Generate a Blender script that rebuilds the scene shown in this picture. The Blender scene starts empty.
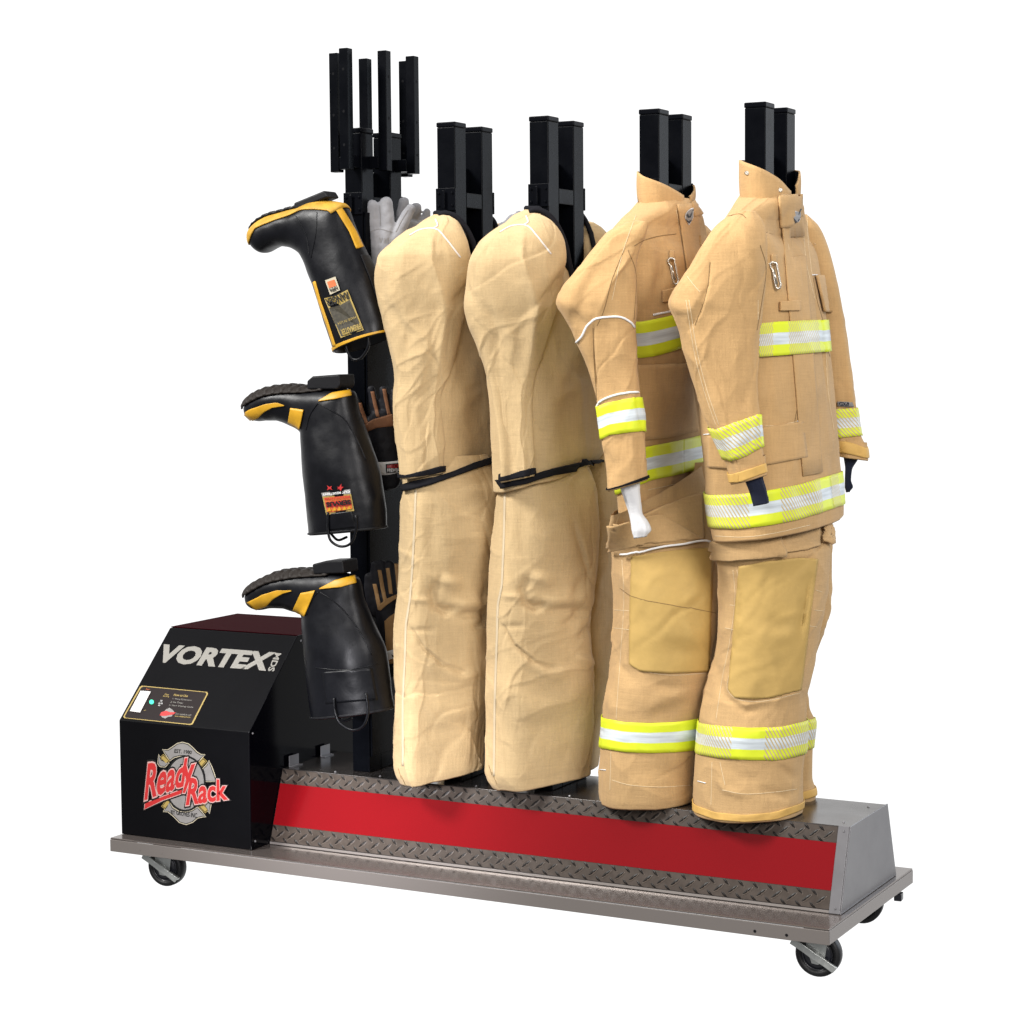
import bpy, bmesh, math, random
import numpy as np
from mathutils import Vector, Matrix
from mathutils.bvhtree import BVHTree
from mathutils.geometry import tessellate_polygon
random.seed(7)
S = bpy.context.scene
COL = S.collection
ZT = 0.125                      # height of the base tray above the floor

# ------------------------------------------------------------------ camera
CAMP = np.array([3.3867, -4.1968, 1.2344 + ZT])
YAW, PITCH, ROLL, FPX = 0.488, -0.0783, -0.0077, 2123.04
cyw, syw = math.cos(YAW), math.sin(YAW)
R0 = np.array([cyw, syw, 0.0]); F0 = np.array([-syw, cyw, 0.0]); UP = np.array([0, 0, 1.0])
FWD = np.array([-syw*math.cos(PITCH), cyw*math.cos(PITCH), math.sin(PITCH)])
_u0 = np.cross(R0, FWD)
CR = math.cos(ROLL)*R0 + math.sin(ROLL)*_u0
CU = -math.sin(ROLL)*R0 + math.cos(ROLL)*_u0
cam = bpy.data.objects.new('camera', bpy.data.cameras.new('camera'))
COL.objects.link(cam)
M = Matrix.Identity(4)
for k in range(3):
    M[k][0], M[k][1], M[k][2], M[k][3] = CR[k], CU[k], -FWD[k], CAMP[k]
cam.matrix_world = M
cam.data.sensor_width = 36; cam.data.lens = FPX/1024*36
cam.data.clip_start = 0.05; cam.data.clip_end = 200
S.camera = cam

def ray(px, py):
    d = FWD + CR*((px-512)/FPX) + CU*((512-py)/FPX)
    return d/np.linalg.norm(d)
def onplane(px, py, pt, n=F0):
    d = ray(px, py); pt = np.asarray(pt, float)
    return CAMP + d*(((pt-CAMP) @ n)/(d @ n))
def atY(px, py, Y): return onplane(px, py, (0, Y, 0), np.array([0, 1.0, 0]))
def project(P):
    d = P-CAMP; z = d @ FWD
    return np.stack([512+FPX*(d @ CR)/z, 512-FPX*(d @ CU)/z], -1)

# ------------------------------------------------------------------ materials
def mat(name, col, rough=.5, metal=0., spec=.5, var=0., vscale=8., bump=0., bscale=60., coat=0., sheen=0., emit=None, bdist=.002, detail=4, cracks=None):
    m = bpy.data.materials.new(name); m.use_nodes = True
    nt = m.node_tree; b = nt.nodes['Principled BSDF']; L = nt.links
    c4 = (*col, 1)
    b.inputs['Base Color'].default_value = c4
    b.inputs['Roughness'].default_value = rough
    b.inputs['Metallic'].default_value = metal
    b.inputs['Specular IOR Level'].default_value = spec
    b.inputs['Coat Weight'].default_value = coat
    b.inputs['Coat Roughness'].default_value = .08
    if sheen: b.inputs['Sheen Weight'].default_value = sheen
    if emit:
        b.inputs['Emission Color'].default_value = (*emit[0], 1); b.inputs['Emission Strength'].default_value = emit[1]
    tc = nt.nodes.new('ShaderNodeTexCoord')
    if var:
        n = nt.nodes.new('ShaderNodeTexNoise'); n.inputs['Scale'].default_value = vscale; n.inputs['Detail'].default_value = 6
        n.inputs['Roughness'].default_value = .65
        L.new(tc.outputs['Object'], n.inputs['Vector'])
        r = nt.nodes.new('ShaderNodeMapRange'); r.inputs[1].default_value = .3; r.inputs[2].default_value = .7
        r.inputs[3].default_value = 1-var; r.inputs[4].default_value = 1+var
        L.new(n.outputs['Fac'], r.inputs[0])
        mx = nt.nodes.new('ShaderNodeVectorMath'); mx.operation = 'SCALE'; mx.inputs[0].default_value = col
        L.new(r.outputs[0], mx.inputs['Scale']); L.new(mx.outputs[0], b.inputs['Base Color'])
        r2 = nt.nodes.new('ShaderNodeMapRange'); r2.inputs[1].default_value = .3; r2.inputs[2].default_value = .7
        r2.inputs[3].default_value = max(0, rough-.06); r2.inputs[4].default_value = min(1, rough+.08)
        L.new(n.outputs['Fac'], r2.inputs[0]); L.new(r2.outputs[0], b.inputs['Roughness'])
    if bump:
        n2 = nt.nodes.new('ShaderNodeTexNoise'); n2.inputs['Scale'].default_value = bscale; n2.inputs['Detail'].default_value = detail
        L.new(tc.outputs['Object'], n2.inputs['Vector'])
        bp = nt.nodes.new('ShaderNodeBump'); bp.inputs['Strength'].default_value = bump; bp.inputs['Distance'].default_value = bdist
        L.new(n2.outputs['Fac'], bp.inputs['Height']); L.new(bp.outputs[0], b.inputs['Normal'])
    return m

def fabric(name, col, weave=900., var=.10, wrinkle=.62, rough=.9):
    """woven cloth: blotchy tone, slub lines along warp and weft, fine creasing"""
    m = bpy.data.materials.new(name); m.use_nodes = True
    nt = m.node_tree; b = nt.nodes['Principled BSDF']; L = nt.links
    b.inputs['Roughness'].default_value = rough; b.inputs['Specular IOR Level'].default_value = .15
    b.inputs['Sheen Weight'].default_value = .08; b.inputs['Sheen Roughness'].default_value = .6
    tc = nt.nodes.new('ShaderNodeTexCoord')
    def noise(scale, detail, vec):
        mp = nt.nodes.new('ShaderNodeMapping'); mp.inputs['Scale'].default_value = vec
        n = nt.nodes.new('ShaderNodeTexNoise'); n.inputs['Scale'].default_value = scale; n.inputs['Detail'].default_value = detail
        L.new(tc.outputs['Object'], mp.inputs['Vector']); L.new(mp.outputs[0], n.inputs['Vector']); return n.outputs['Fac']
    def math_(op, a, bb):
        n = nt.nodes.new('ShaderNodeMath'); n.operation = op
        for i, v in enumerate((a, bb)):
            if isinstance(v, (int, float)): n.inputs[i].default_value = v
            else: L.new(v, n.inputs[i])
        return n.outputs[0]
    big = noise(7, 5, (1, 1, 1)); warp = noise(40, 3, (6, 6, .5)); weft = noise(40, 3, (.6, .6, 9)); fine = noise(420, 2, (1, 1, 1))
    s = math_('ADD', math_('MULTIPLY', big, .5), math_('ADD', math_('MULTIPLY', warp, .24), math_('ADD', math_('MULTIPLY', weft, .24), math_('MULTIPLY', fine, .22))))
    r = nt.nodes.new('ShaderNodeMapRange'); r.inputs[1].default_value = .42; r.inputs[2].default_value = .78
    r.inputs[3].default_value = 1-var; r.inputs[4].default_value = 1+var; L.new(s, r.inputs[0])
    mx = nt.nodes.new('ShaderNodeVectorMath'); mx.operation = 'SCALE'; mx.inputs[0].default_value = col
    L.new(r.outputs[0], mx.inputs['Scale']); L.new(mx.outputs[0], b.inputs['Base Color'])
    def ridged(scale, vec, det=4):
        mp = nt.nodes.new('ShaderNodeMapping'); mp.inputs['Scale'].default_value = vec; mp.inputs['Rotation'].default_value = (.15, .1, .3)
        n = nt.nodes.new('ShaderNodeTexNoise'); n.noise_type = 'RIDGED_MULTIFRACTAL'; n.inputs['Scale'].default_value = scale; n.inputs['Detail'].default_value = det
        n.inputs['Roughness'].default_value = .45; n.inputs['Distortion'].default_value = .5; n.inputs['Offset'].default_value = .9; n.inputs['Gain'].default_value = 1.6
        L.new(tc.outputs['Object'], mp.inputs['Vector']); L.new(mp.outputs[0], n.inputs['Vector']); return n.outputs['Fac']
    def facets(scale, vec):
        mp = nt.nodes.new('ShaderNodeMapping'); mp.inputs['Scale'].default_value = vec; mp.inputs['Rotation'].default_value = (.2, -.15, .5)
        wz = nt.nodes.new('ShaderNodeTexNoise'); wz.inputs['Scale'].default_value = 9
        ad = nt.nodes.new('ShaderNodeVectorMath'); ad.operation = 'MULTIPLY_ADD'; ad.inputs[1].default_value = (.06, .06, .06)
        n = nt.nodes.new('ShaderNodeTexVoronoi'); n.inputs['Scale'].default_value = scale
        L.new(tc.outputs['Object'], wz.inputs['Vector']); L.new(wz.outputs['Color'], ad.inputs[0]); L.new(tc.outputs['Object'], ad.inputs[2])
        L.new(ad.outputs[0], mp.inputs['Vector']); L.new(mp.outputs[0], n.inputs['Vector']); return n.outputs['Distance']
    w1 = noise(20, 4, (1, 1, .7)); w2 = ridged(13, (1, 1, .55)); w3 = facets(15, (1, 1, .5))
    h = math_('ADD', math_('MULTIPLY', w1, .35), math_('ADD', math_('MULTIPLY', w2, .16), math_('ADD', math_('MULTIPLY', w3, .55), math_('MULTIPLY', math_('ADD', math_('ADD', warp, weft), fine), .11))))
    bp = nt.nodes.new('ShaderNodeBump'); bp.inputs['Strength'].default_value = wrinkle; bp.inputs['Distance'].default_value = .008
    L.new(h, bp.inputs['Height']); L.new(bp.outputs[0], b.inputs['Normal'])
    return m

def band_mat(name, stripes=False, trim=(.60, .68, .025), mid=(.52, .57, .60)):
    """lime / silver / lime reflective trim; UV: u metres along, v across 0..1"""
    m = bpy.data.materials.new(name); m.use_nodes = True
    nt = m.node_tree; b = nt.nodes['Principled BSDF']; L = nt.links
    b.inputs['Roughness'].default_value = .5; b.inputs['Specular IOR Level'].default_value = .3
    uv = nt.nodes.new('ShaderNodeUVMap'); sep = nt.nodes.new('ShaderNodeSeparateXYZ'); L.new(uv.outputs[0], sep.inputs[0])
    def mt(op, a, bb=0.):
        n = nt.nodes.new('ShaderNodeMath'); n.operation = op
        for i, v in enumerate((a, bb)):
            if isinstance(v, (int, float)): n.inputs[i].default_value = v
            else: L.new(v, n.inputs[i])
        return n.outputs[0]
    def mix(f, a, c):
        n = nt.nodes.new('ShaderNodeMix'); n.data_type = 'RGBA'; L.new(f, n.inputs[0])
        for i, v in ((6, a), (7, c)):
            if isinstance(v, tuple): n.inputs[i].default_value = (*v, 1)
            else: L.new(v, n.inputs[i])
        return n.outputs[2]
    u, v = sep.outputs[0], sep.outputs[1]
    center = mt('LESS_THAN', mt('ABSOLUTE', mt('SUBTRACT', v, .5)), .175)
    ns = nt.nodes.new('ShaderNodeTexNoise'); ns.inputs['Scale'].default_value = 9; L.new(uv.outputs[0], ns.inputs['Vector'])
    sil = nt.nodes.new('ShaderNodeMapRange'); sil.inputs[1].default_value = .3; sil.inputs[2].default_value = .7; sil.inputs[3].default_value = .8; sil.inputs[4].default_value = 1.2
    L.new(ns.outputs['Fac'], sil.inputs[0])
    sv = nt.nodes.new('ShaderNodeVectorMath'); sv.operation = 'SCALE'; sv.inputs[0].default_value = mid; L.new(sil.outputs[0], sv.inputs['Scale'])
    c = mix(center, trim, sv.outputs[0])
    if stripes:
        d = mt('FRACT', mt('ADD', mt('MULTIPLY', u, 118.), mt('MULTIPLY', v, 5.2)))
        gap = mt('GREATER_THAN', d, .60)
        wv = mt('FRACT', mt('ADD', mt('MULTIPLY', u, 4.6), .35))
        on = mt('LESS_THAN', wv, .66)
        g = mt('MULTIPLY', gap, on)
        c = mix(g, c, (.46, .36, .19))
    L.new(c, b.inputs['Base Color'])
    nb = nt.nodes.new('ShaderNodeTexNoise'); nb.inputs['Scale'].default_value = 30; tc = nt.nodes.new('ShaderNodeTexCoord'); L.new(tc.outputs['Object'], nb.inputs['Vector'])
    bp = nt.nodes.new('ShaderNodeBump'); bp.inputs['Strength'].default_value = .25; bp.inputs['Distance'].default_value = .006
    L.new(nb.outputs['Fac'], bp.inputs['Height']); L.new(bp.outputs[0], b.inputs['Normal'])
    return m

MT = dict(
    steel_black=mat('black_powder_coat', (0.0016, 0.0019, 0.0029), .26, spec=.04, var=.15, vscale=14, bump=.12, bscale=350, bdist=.0006),
    steel_black2=mat('black_powder_coat_fine', (0.0021, 0.0024, 0.0036), .26, spec=.04, bump=.1, bscale=300, bdist=.0006),
    box_black=mat('black_satin_panel', (0.0025, 0.0025, 0.0032), .5, spec=.05, var=.1, vscale=6, bump=.05, bscale=220, bdist=.0005),
    box_gloss=mat('black_gloss_panel', (0.0010, 0.0010, 0.0020), .12, spec=.07, bump=.02, bscale=15),
    box_top=mat('maroon_gloss_panel', (0.0168, 0.0012, 0.0024), .7, spec=.01),
    tray=mat('taupe_metallic_paint', (.195, .174, .162), .34, metal=.45, spec=.4, bump=.02, bscale=500, bdist=.0003),
    traytop=mat('taupe_metallic_sheet', (.15, .128, .118), .2, metal=.6, spec=.4),
    deck=mat('dark_steel_deck', (0.0525, 0.0462, 0.0434), .22, metal=.6, spec=.5, var=.12, vscale=5),
    endp=mat('brushed_steel_panel', (.152, .148, .155), .38, metal=.5, spec=.5, var=.05, vscale=4),
    plate=mat('tread_plate_print', (.044, .033, .026), .4, spec=.25, var=.22, vscale=30),
    lug=mat('tread_lug_dark', (.009, .007, .006), .4, spec=.2),
    lugl=mat('tread_lug_light', (.085, .068, .056), .4, spec=.2),
    red=mat('red_stripe_vinyl', (.165, .0035, .006), .13, spec=.3),
    zinc=mat('zinc_plate', (0.4340, 0.4480, 0.4340), .42, metal=.8, var=.1, vscale=60),
    tyre=mat('black_caster_rubber', (0.0060, 0.0060, 0.0070), .5, spec=.35, bump=.1, bscale=200, bdist=.0005),
    hub=mat('black_caster_hub', (0.0090, 0.0096, 0.0144), .3, spec=.5),
    rubber=mat('black_boot_rubber', (.0022, .0024, .0038), .36, spec=.2, var=.25, vscale=18, bump=.18, bscale=45, bdist=.003),
    sole=mat('brown_black_tread_rubber', (0.0140, 0.0105, 0.0084), .6, spec=.22, bump=.4, bscale=120, bdist=.003),
    soleb=mat('black_heel_rubber', (0.0048, 0.0048, 0.0060), .5, spec=.2, bump=.2, bscale=90, bdist=.002),
    yellow=mat('yellow_rubber', (0.4464, 0.2376, 0.0108), .45, spec=.35, var=.14, vscale=35),
    yellowd=mat('scuffed_yellow_rubber', (0.3744, 0.2088, 0.0216), .5, spec=.3, var=.28, vscale=45),
    cream=mat('cream_label', (0.3720, 0.3300, 0.2400), .5), orange=mat('orange_print', (0.4500, 0.0960, 0.0180), .5),
    redp=mat('red_print', (0.3844, 0.0155, 0.0155), .45), gold=mat('gold_print', (0.3000, 0.2160, 0.0600), .4),
    white=mat('white_print', (0.7020, 0.7020, 0.7020), .5), silver=mat('silver_print', (0.2100, 0.2000, 0.1800), .45),
    greyp=mat('grey_badge_print', (0.1900, 0.1800, 0.1750), .5, var=.1, vscale=40), blackp=mat('black_print', (0.0048, 0.0048, 0.0048), .5, spec=.3),
    pink=mat('pale_pink_print', (0.4500, 0.2700, 0.2520), .5), brownp=mat('dark_brown_print', (0.0084, 0.0042, 0.0042), .45, spec=.2),
    oliveprint=mat('faded_olive_print', (.03, .025, .014), .5, var=.5, vscale=180),
    led=mat('green_lamp', (.05, .6, .35), .3, emit=((.04, .7, .36), .55)),
    switch=mat('white_switch_plate', (0.5625, 0.5400, 0.5250), .35, var=.03, vscale=60),
    grey_leather=mat('grey_suede', (0.2480, 0.2480, 0.2629), .9, spec=.12, var=.12, vscale=30, bump=.5, bscale=70, bdist=.004, sheen=.15),
    tan_leather=mat('tan_leather', (0.2880, 0.1680, 0.0720), .7, spec=.2, var=.15, vscale=40, bump=.35, bscale=90, bdist=.003),
    brown_leather=mat('brown_leather', (0.1760, 0.0800, 0.0400), .7, spec=.2, var=.15, vscale=40, bump=.35, bscale=90, bdist=.003),
    black_cloth=mat('black_webbing', (0.0060, 0.0060, 0.0084), .85, spec=.15, bump=.3, bscale=200, bdist=.002),
    black_leather=mat('black_leather', (0.0056, 0.0056, 0.0084), .6, spec=.2, bump=.4, bscale=80, bdist=.003),
    navy=mat('navy_knit', (0.0126, 0.0154, 0.0294), .9, spec=.1, bump=.5, bscale=220, bdist=.003, sheen=.1),
    knit_white=mat('white_knit', (0.6120, 0.6120, 0.6205), .9, spec=.1, bump=.35, bscale=160, bdist=.003, sheen=.1),
    piping=mat('white_piping', (0.6290, 0.5865, 0.5440), .7, spec=.2),
    stitch=mat('pale_stitching', (0.6120, 0.4930, 0.3145), .8, spec=.1),
    stitchd=mat('brown_stitching', (.20, .13, .06), .8, spec=.1),
    zipm=mat('grey_zip_tape', (.50, .41, .28), .8, spec=.15, bump=.3, bscale=300),
    brass=mat('nickel_hardware', (.50, .46, .40), .25, metal=.9),
    dark=mat('dark_opening', (.006, .006, .007), .9, spec=.1),
    coat=fabric('sand_cotton_cloth', (.468, .338, .180), var=.16),
    jacket=fabric('tan_aramid_cloth', (.452, .283, .126), var=.16),
    trouser=fabric('tan_aramid_cloth_legs', (.440, .283, .131), var=.16),
    knee=mat('ochre_knee_leather', (.43, .285, .092), .7, spec=.25, var=.07, vscale=20, bump=.25, bscale=50, bdist=.004),
    hemleather=mat('ochre_hem_binding', (.55, .34, .10), .65, spec=.25, var=.1, vscale=40, bump=.25, bscale=90, bdist=.003),
    band=band_mat('lime_silver_trim'), band2=band_mat('segmented_lime_silver_trim', True),
)

# ------------------------------------------------------------------ scene helpers
def thing(name, label, cat, loc, group=None):
    o = bpy.data.objects.new(name, None); COL.objects.link(o)
    o.location = loc; o.empty_display_size = .05
    o['label'] = label; o['category'] = cat
    if group: o['group'] = group
    return o
def rootof(o):
    while o.parent: o = o.parent
    return o
def mesh_obj(name, verts, faces, m, parent, smooth=True, uvs=None, label=None, mats=None, fm=None):
    off = np.array(rootof(parent).location)
    V = np.asarray(verts, float)-off
    me = bpy.data.meshes.new(name)
    me.from_pydata(V.tolist(), [], [list(map(int, f)) for f in faces])
    for mm in (mats or [m]): me.materials.append(MT[mm] if isinstance(mm, str) else mm)
    if fm is not None: me.polygons.foreach_set('material_index', fm)
    if smooth: me.polygons.foreach_set('use_smooth', [True]*len(me.polygons))
    if uvs is not None:
        ul = me.uv_layers.new(name='UVMap'); li = np.zeros(len(me.loops), int); me.loops.foreach_get('vertex_index', li)
        ul.data.foreach_set('uv', np.asarray(uvs, float)[li].ravel())
    me.validate(); me.update()
    o = bpy.data.objects.new(name, me); COL.objects.link(o); o.parent = parent
    if label: o['label'] = label
    return o
def bm_obj(name, bm, m, parent, smooth=False, bevel=0., label=None, seg=2):
    off = Vector(rootof(parent).location)
    bmesh.ops.translate(bm, verts=bm.verts, vec=-off)
    bmesh.ops.recalc_face_normals(bm, faces=bm.faces)
    me = bpy.data.meshes.new(name); bm.to_mesh(me); bm.free()
    me.materials.append(MT[m])
    if smooth: me.polygons.foreach_set('use_smooth', [True]*len(me.polygons))
    o = bpy.data.objects.new(name, me); COL.objects.link(o); o.parent = parent
    if bevel:
        b = o.modifiers.new('bevel', 'BEVEL'); b.width = bevel; b.segments = seg; b.limit_method = 'ANGLE'; b.angle_limit = .6
        b.harden_normals = False
    if label: o['label'] = label
    return o
def box(bm, x0, x1, y0, y1, z0, z1, Mx=None):
    vs = [bm.verts.new((x, y, z)) for z in (z0, z1) for y in (y0, y1) for x in (x0, x1)]
    if Mx is not None:
        for v in vs: v.co = Mx @ v.co
    for f in ((0, 2, 3, 1), (4, 5, 7, 6), (0, 1, 5, 4), (2, 6, 7, 3), (0, 4, 6, 2), (1, 3, 7, 5)):
        bm.faces.new([vs[i] for i in f])
    return vs
def prism(bm, poly, a, b, axis):
    """extrude a 2-D outline from a to b along axis; poly gives the other two coordinates in order"""
    def P(q, t):
        return {'x': (t, q[0], q[1]), 'y': (q[0], t, q[1]), 'z': (q[0], q[1], t)}[axis]
    A = [bm.verts.new(P(q, a)) for q in poly]; B = [bm.verts.new(P(q, b)) for q in poly]
    bm.faces.new(A); bm.faces.new(B[::-1]); n = len(poly)
    for i in range(n): bm.faces.new((A[i], A[(i+1) % n], B[(i+1) % n], B[i]))
def cyl(bm, p0, p1, r, n=24, r2=None, cap=True):
    p0, p1 = Vector(p0), Vector(p1); d = (p1-p0).normalized()
    a = d.orthogonal().normalized(); b = d.cross(a); r2 = r if r2 is None else r2
    A = [bm.verts.new(p0+(a*math.cos(t)+b*math.sin(t))*r) for t in [2*math.pi*i/n for i in range(n)]]
    B = [bm.verts.new(p1+(a*math.cos(t)+b*math.sin(t))*r2) for t in [2*math.pi*i/n for i in range(n)]]
    for i in range(n): bm.faces.new((A[i], A[(i+1) % n], B[(i+1) % n], B[i]))
    if cap: bm.faces.new(A[::-1]); bm.faces.new(B)
def tube(pts, r, n=8, closed=False):
    """verts, faces of a round tube through pts (r scalar or list)"""
    P = np.asarray(pts, float); N = len(P); rr = np.full(N, r) if np.isscalar(r) else np.asarray(r, float)
    T = np.gradient(P, axis=0) if not closed else (np.roll(P, -1, 0)-np.roll(P, 1, 0))
    T /= np.linalg.norm(T, axis=1)[:, None]+1e-12
    a = np.cross(T[0], (0.3, .2, 1.)); a /= np.linalg.norm(a); V = []
    for i in range(N):
        a = a-T[i]*(a @ T[i]); a /= np.linalg.norm(a); b = np.cross(T[i], a)
        for k in range(n):
            t = 2*math.pi*k/n; V.append(P[i]+rr[i]*(a*math.cos(t)+b*math.sin(t)))
    F = []; M_ = N if closed else N-1
    for i in range(M_):
        for k in range(n):
            j = (i+1) % N
            F.append((i*n+k, i*n+(k+1) % n, j*n+(k+1) % n, j*n+k))
    if not closed:
        F.append(tuple(range(n))[::-1]); F.append(tuple((N-1)*n+k for k in range(n)))
    return V, F
def resample(pts, n):
    P = np.asarray(pts, float); d = np.r_[0, np.cumsum(np.linalg.norm(np.diff(P, axis=0), axis=1))]
    t = np.linspace(0, d[-1], n)
    return np.stack([np.interp(t, d, P[:, k]) for k in range(P.shape[1])], 1)
def smoothpts(pts, n):
    """Catmull-Rom through pts"""
    P = np.asarray(pts, float); P = np.vstack([2*P[0]-P[1], P, 2*P[-1]-P[-2]]); out = []
    m = len(P)-3
    for i in range(m):
        for t in np.linspace(0, 1, max(2, n//m), endpoint=(i == m-1)):
            p0, p1, p2, p3 = P[i:i+4]
            out.append(.5*((2*p1)+(-p0+p2)*t+(2*p0-5*p1+4*p2-p3)*t*t+(-p0+3*p1-3*p2+p3)*t**3))
    return np.array(out)
def pchip(x, y, q):
    x = np.asarray(x, float); y = np.asarray(y, float); h = np.diff(x); d = np.diff(y)/h; n = len(x); m = np.zeros(n)
    if n == 2: return np.interp(q, x, y)
    for i in range(1, n-1):
        if d[i-1]*d[i] > 0:
            w1 = 2*h[i]+h[i-1]; w2 = h[i]+2*h[i-1]; m[i] = (w1+w2)/(w1/d[i-1]+w2/d[i])
    m[0], m[-1] = d[0], d[-1]
    k = np.clip(np.searchsorted(x, q)-1, 0, n-2); t = (q-x[k])/h[k]
    return (2*t**3-3*t**2+1)*y[k]+(t**3-2*t**2+t)*h[k]*m[k]+(-2*t**3+3*t**2)*y[k+1]+(t**3-t**2)*h[k]*m[k+1]

# gradient noise on numpy arrays
_rng = np.random.RandomState(3)
_perm = np.tile(_rng.permutation(256), 3)
_g = _rng.normal(size=(256, 3)); _g /= np.linalg.norm(_g, axis=1)[:, None]
def noise3(p):
    i = np.floor(p).astype(int); f = p-i; w = f*f*f*(f*(f*6-15)+10); i &= 255; out = 0
    for a in (0, 1):
        for b in (0, 1):
            for c in (0, 1):
                h = _perm[_perm[_perm[i[..., 0]+a]+i[..., 1]+b]+i[..., 2]+c]
                g = _g[h]; d = f-np.array([a, b, c])
                out = out+(g*d).sum(-1)*(w[..., 0] if a else 1-w[..., 0])*(w[..., 1] if b else 1-w[..., 1])*(w[..., 2] if c else 1-w[..., 2])
    return out*1.5

# ------------------------------------------------------------------ cloth lofts
class Grid:
    pass
def seg_dist(Q, poly):
    """distance, signed side and position along for points Q to a pixel polyline"""
    best = np.full(len(Q), 1e9); sgn = np.zeros(len(Q)); pos = np.zeros(len(Q))
    poly = np.asarray(poly, float); L = np.r_[0, np.cumsum(np.linalg.norm(np.diff(poly, axis=0), axis=1))]
    for k in range(len(poly)-1):
        a, b = poly[k], poly[k+1]; e = b-a; t = np.clip(((Q-a) @ e)/(e @ e), 0, 1)
        c = a+t[:, None]*e; d = np.linalg.norm(Q-c, axis=1); cr = e[0]*(Q[:, 1]-a[1])-e[1]*(Q[:, 0]-a[0])
        m = d < best; best[m] = d[m]; sgn[m] = np.sign(cr[m]); pos[m] = ((L[k]+t*(L[k+1]-L[k]))/L[-1])[m]
    return best, sgn, pos
def loft(keys, pt, mode='xy', nth=200, nt=230, seed=0., fold=(.006, 9., 1.2), wrk=(.004, 7., 7.), ridge=(.004, 5., 3.5), creases=(),
         n=2.2, top='open', hem=.04, neck=None, drape=None, rot=0., crumple=(42, .0029, 80., 20.)):
    """keys: (py, left px, right px, half extent along Y or depth ratio, tilt) from top to bottom, seen about the upright through pt"""
    K = np.array([list(k)+[0]*(5-len(k)) for k in keys], float)
    py = np.linspace(K[0, 0], K[-1, 0], nt)
    Lx, Rx, A, T = [pchip(K[:, 0], K[:, c], py) for c in (1, 2, 3, 4)]
    th = np.linspace(0, 2*math.pi, nth, endpoint=False); ct, st = np.cos(th), np.sin(th)
    se = lambda v: np.sign(v)*np.abs(v)**(2/n)
    P = np.zeros((nt, nth, 3)); cen = np.zeros((nt, 3))
    for i in range(nt):
        l, r = onplane(Lx[i], py[i], pt), onplane(Rx[i], py[i], pt); c = (l+r)/2; hw = np.linalg.norm(r-l)/2
        cen[i] = c
        if mode == 'xy':
            a = min(A[i], .92*hw/syw); b = math.sqrt(max(1e-6, hw*hw-(a*syw)**2))/cyw
            off = se(ct)[:, None]*np.array([b, 0, 0])+se(st)[:, None]*np.array([0, a, 0])
        else:
            ro = rot if np.isscalar(rot) else rot[0]+(rot[1]-rot[0])*min(1., i/(nt-1)/rot[2])
            cr_, sr_ = math.cos(ro), math.sin(ro); k_ = hw/(cr_**1.7+(A[i]*abs(sr_))**1.7)**(1/1.7)
            off = se(ct)[:, None]*(R0*cr_+F0*sr_)*k_+se(st)[:, None]*(F0*cr_-R0*sr_)*k_*A[i]
        P[i] = c+off
        P[i, :, 2] += -T[i]*(off @ R0)
    if neck:                     # scooped opening: (drop, power, share of the height it fades over, centre angle)
        tq = np.linspace(0, 1, nt)[:, None]; wv = np.clip(1-tq/neck[2], 0, 1)
        P[..., 2] -= neck[0]*np.clip(np.cos(th-neck[3]), 0, 1)[None]**neck[1]*wv
    G = Grid(); G.nth, G.nt = nth, nt
    def normals(P):
        dt = np.gradient(P, axis=0); dh = np.roll(P, -1, 1)-np.roll(P, 1, 1)
        N = np.cross(dt, dh); N /= np.linalg.norm(N, axis=2)[..., None]+1e-12; return N
    N = normals(P); tt = np.linspace(0, 1, nt)[:, None]
    q = P-cen[:, None]; sd = np.array([seed*7.3, seed*3.1, seed*5.7])
    # vertical drape folds, growing downwards; broad facets; ridged creasing
    D = np.zeros((nt, nth))
    a, f, g = fold
    env = (.25+.75*tt**g)
    ang = np.stack([np.cos(th)*f*.35, np.sin(th)*f*.35, np.zeros(nth)], -1)[None]+np.stack([0*tt, 0*tt, tt*1.3], -1)+sd
    D += a*env*noise3(ang+0*P)*1.8
    a, fx, fz = ridge
    rn = noise3(P*np.array([fx, fx, fz])+sd+11); D += a*((1-np.abs(rn)*1.8).clip(0, 1)**1.6-.35)*1.4
    rn = noise3((P+.05*P[..., [2, 0, 1]])*np.array([fx*2.1, fx*2.1, fz*2.3])+sd+31); D += a*.28*((1-np.abs(rn)*2.4).clip(0, 1)**3-.2)*1.6
    a, fx, fz = wrk
    D += a*noise3(P*np.array([fx, fx, fz])+sd+5)
    if crumple:                  # many short folds, each sharp on one side and soft on the other
        cn, ca, cang, spread = crumple; rg = np.random.RandomState(int(seed*100)+5)
        rad = np.linalg.norm((P-cen[:, None])[..., :2], axis=2).mean(); ss = th[None]*rad+0*tt; zz = P[..., 2]; per = 2*math.pi*rad
        z0, z1 = zz.min(), zz.max(); E = np.zeros((nt, nth))
        for _ in range(cn):
            s0, zc = rg.uniform(0, per), rg.uniform(z0, z1); an = math.radians(cang+rg.normal()*spread); ln = rg.uniform(.05, .24); w = rg.uniform(.005, .017); am = ca*rg.uniform(.4, 1.)*rg.choice([1, 1, -1])
            ds = (ss-s0+per/2) % per-per/2; dz = zz-zc
            u = ds*math.cos(an)+dz*math.sin(an); v = -ds*math.sin(an)+dz*math.cos(an); v = v+.25*ln*(u/ln)**2*rg.normal()+.004*np.sin(u*60+s0*9)
            m = np.abs(u) < ln
            E += np.where(m, am*(1-(u/ln)**2).clip(0, 1)*np.where(v > 0, np.exp(-v/w), np.exp(-(v/(w*.33))**2)), 0)
        D += E
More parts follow.
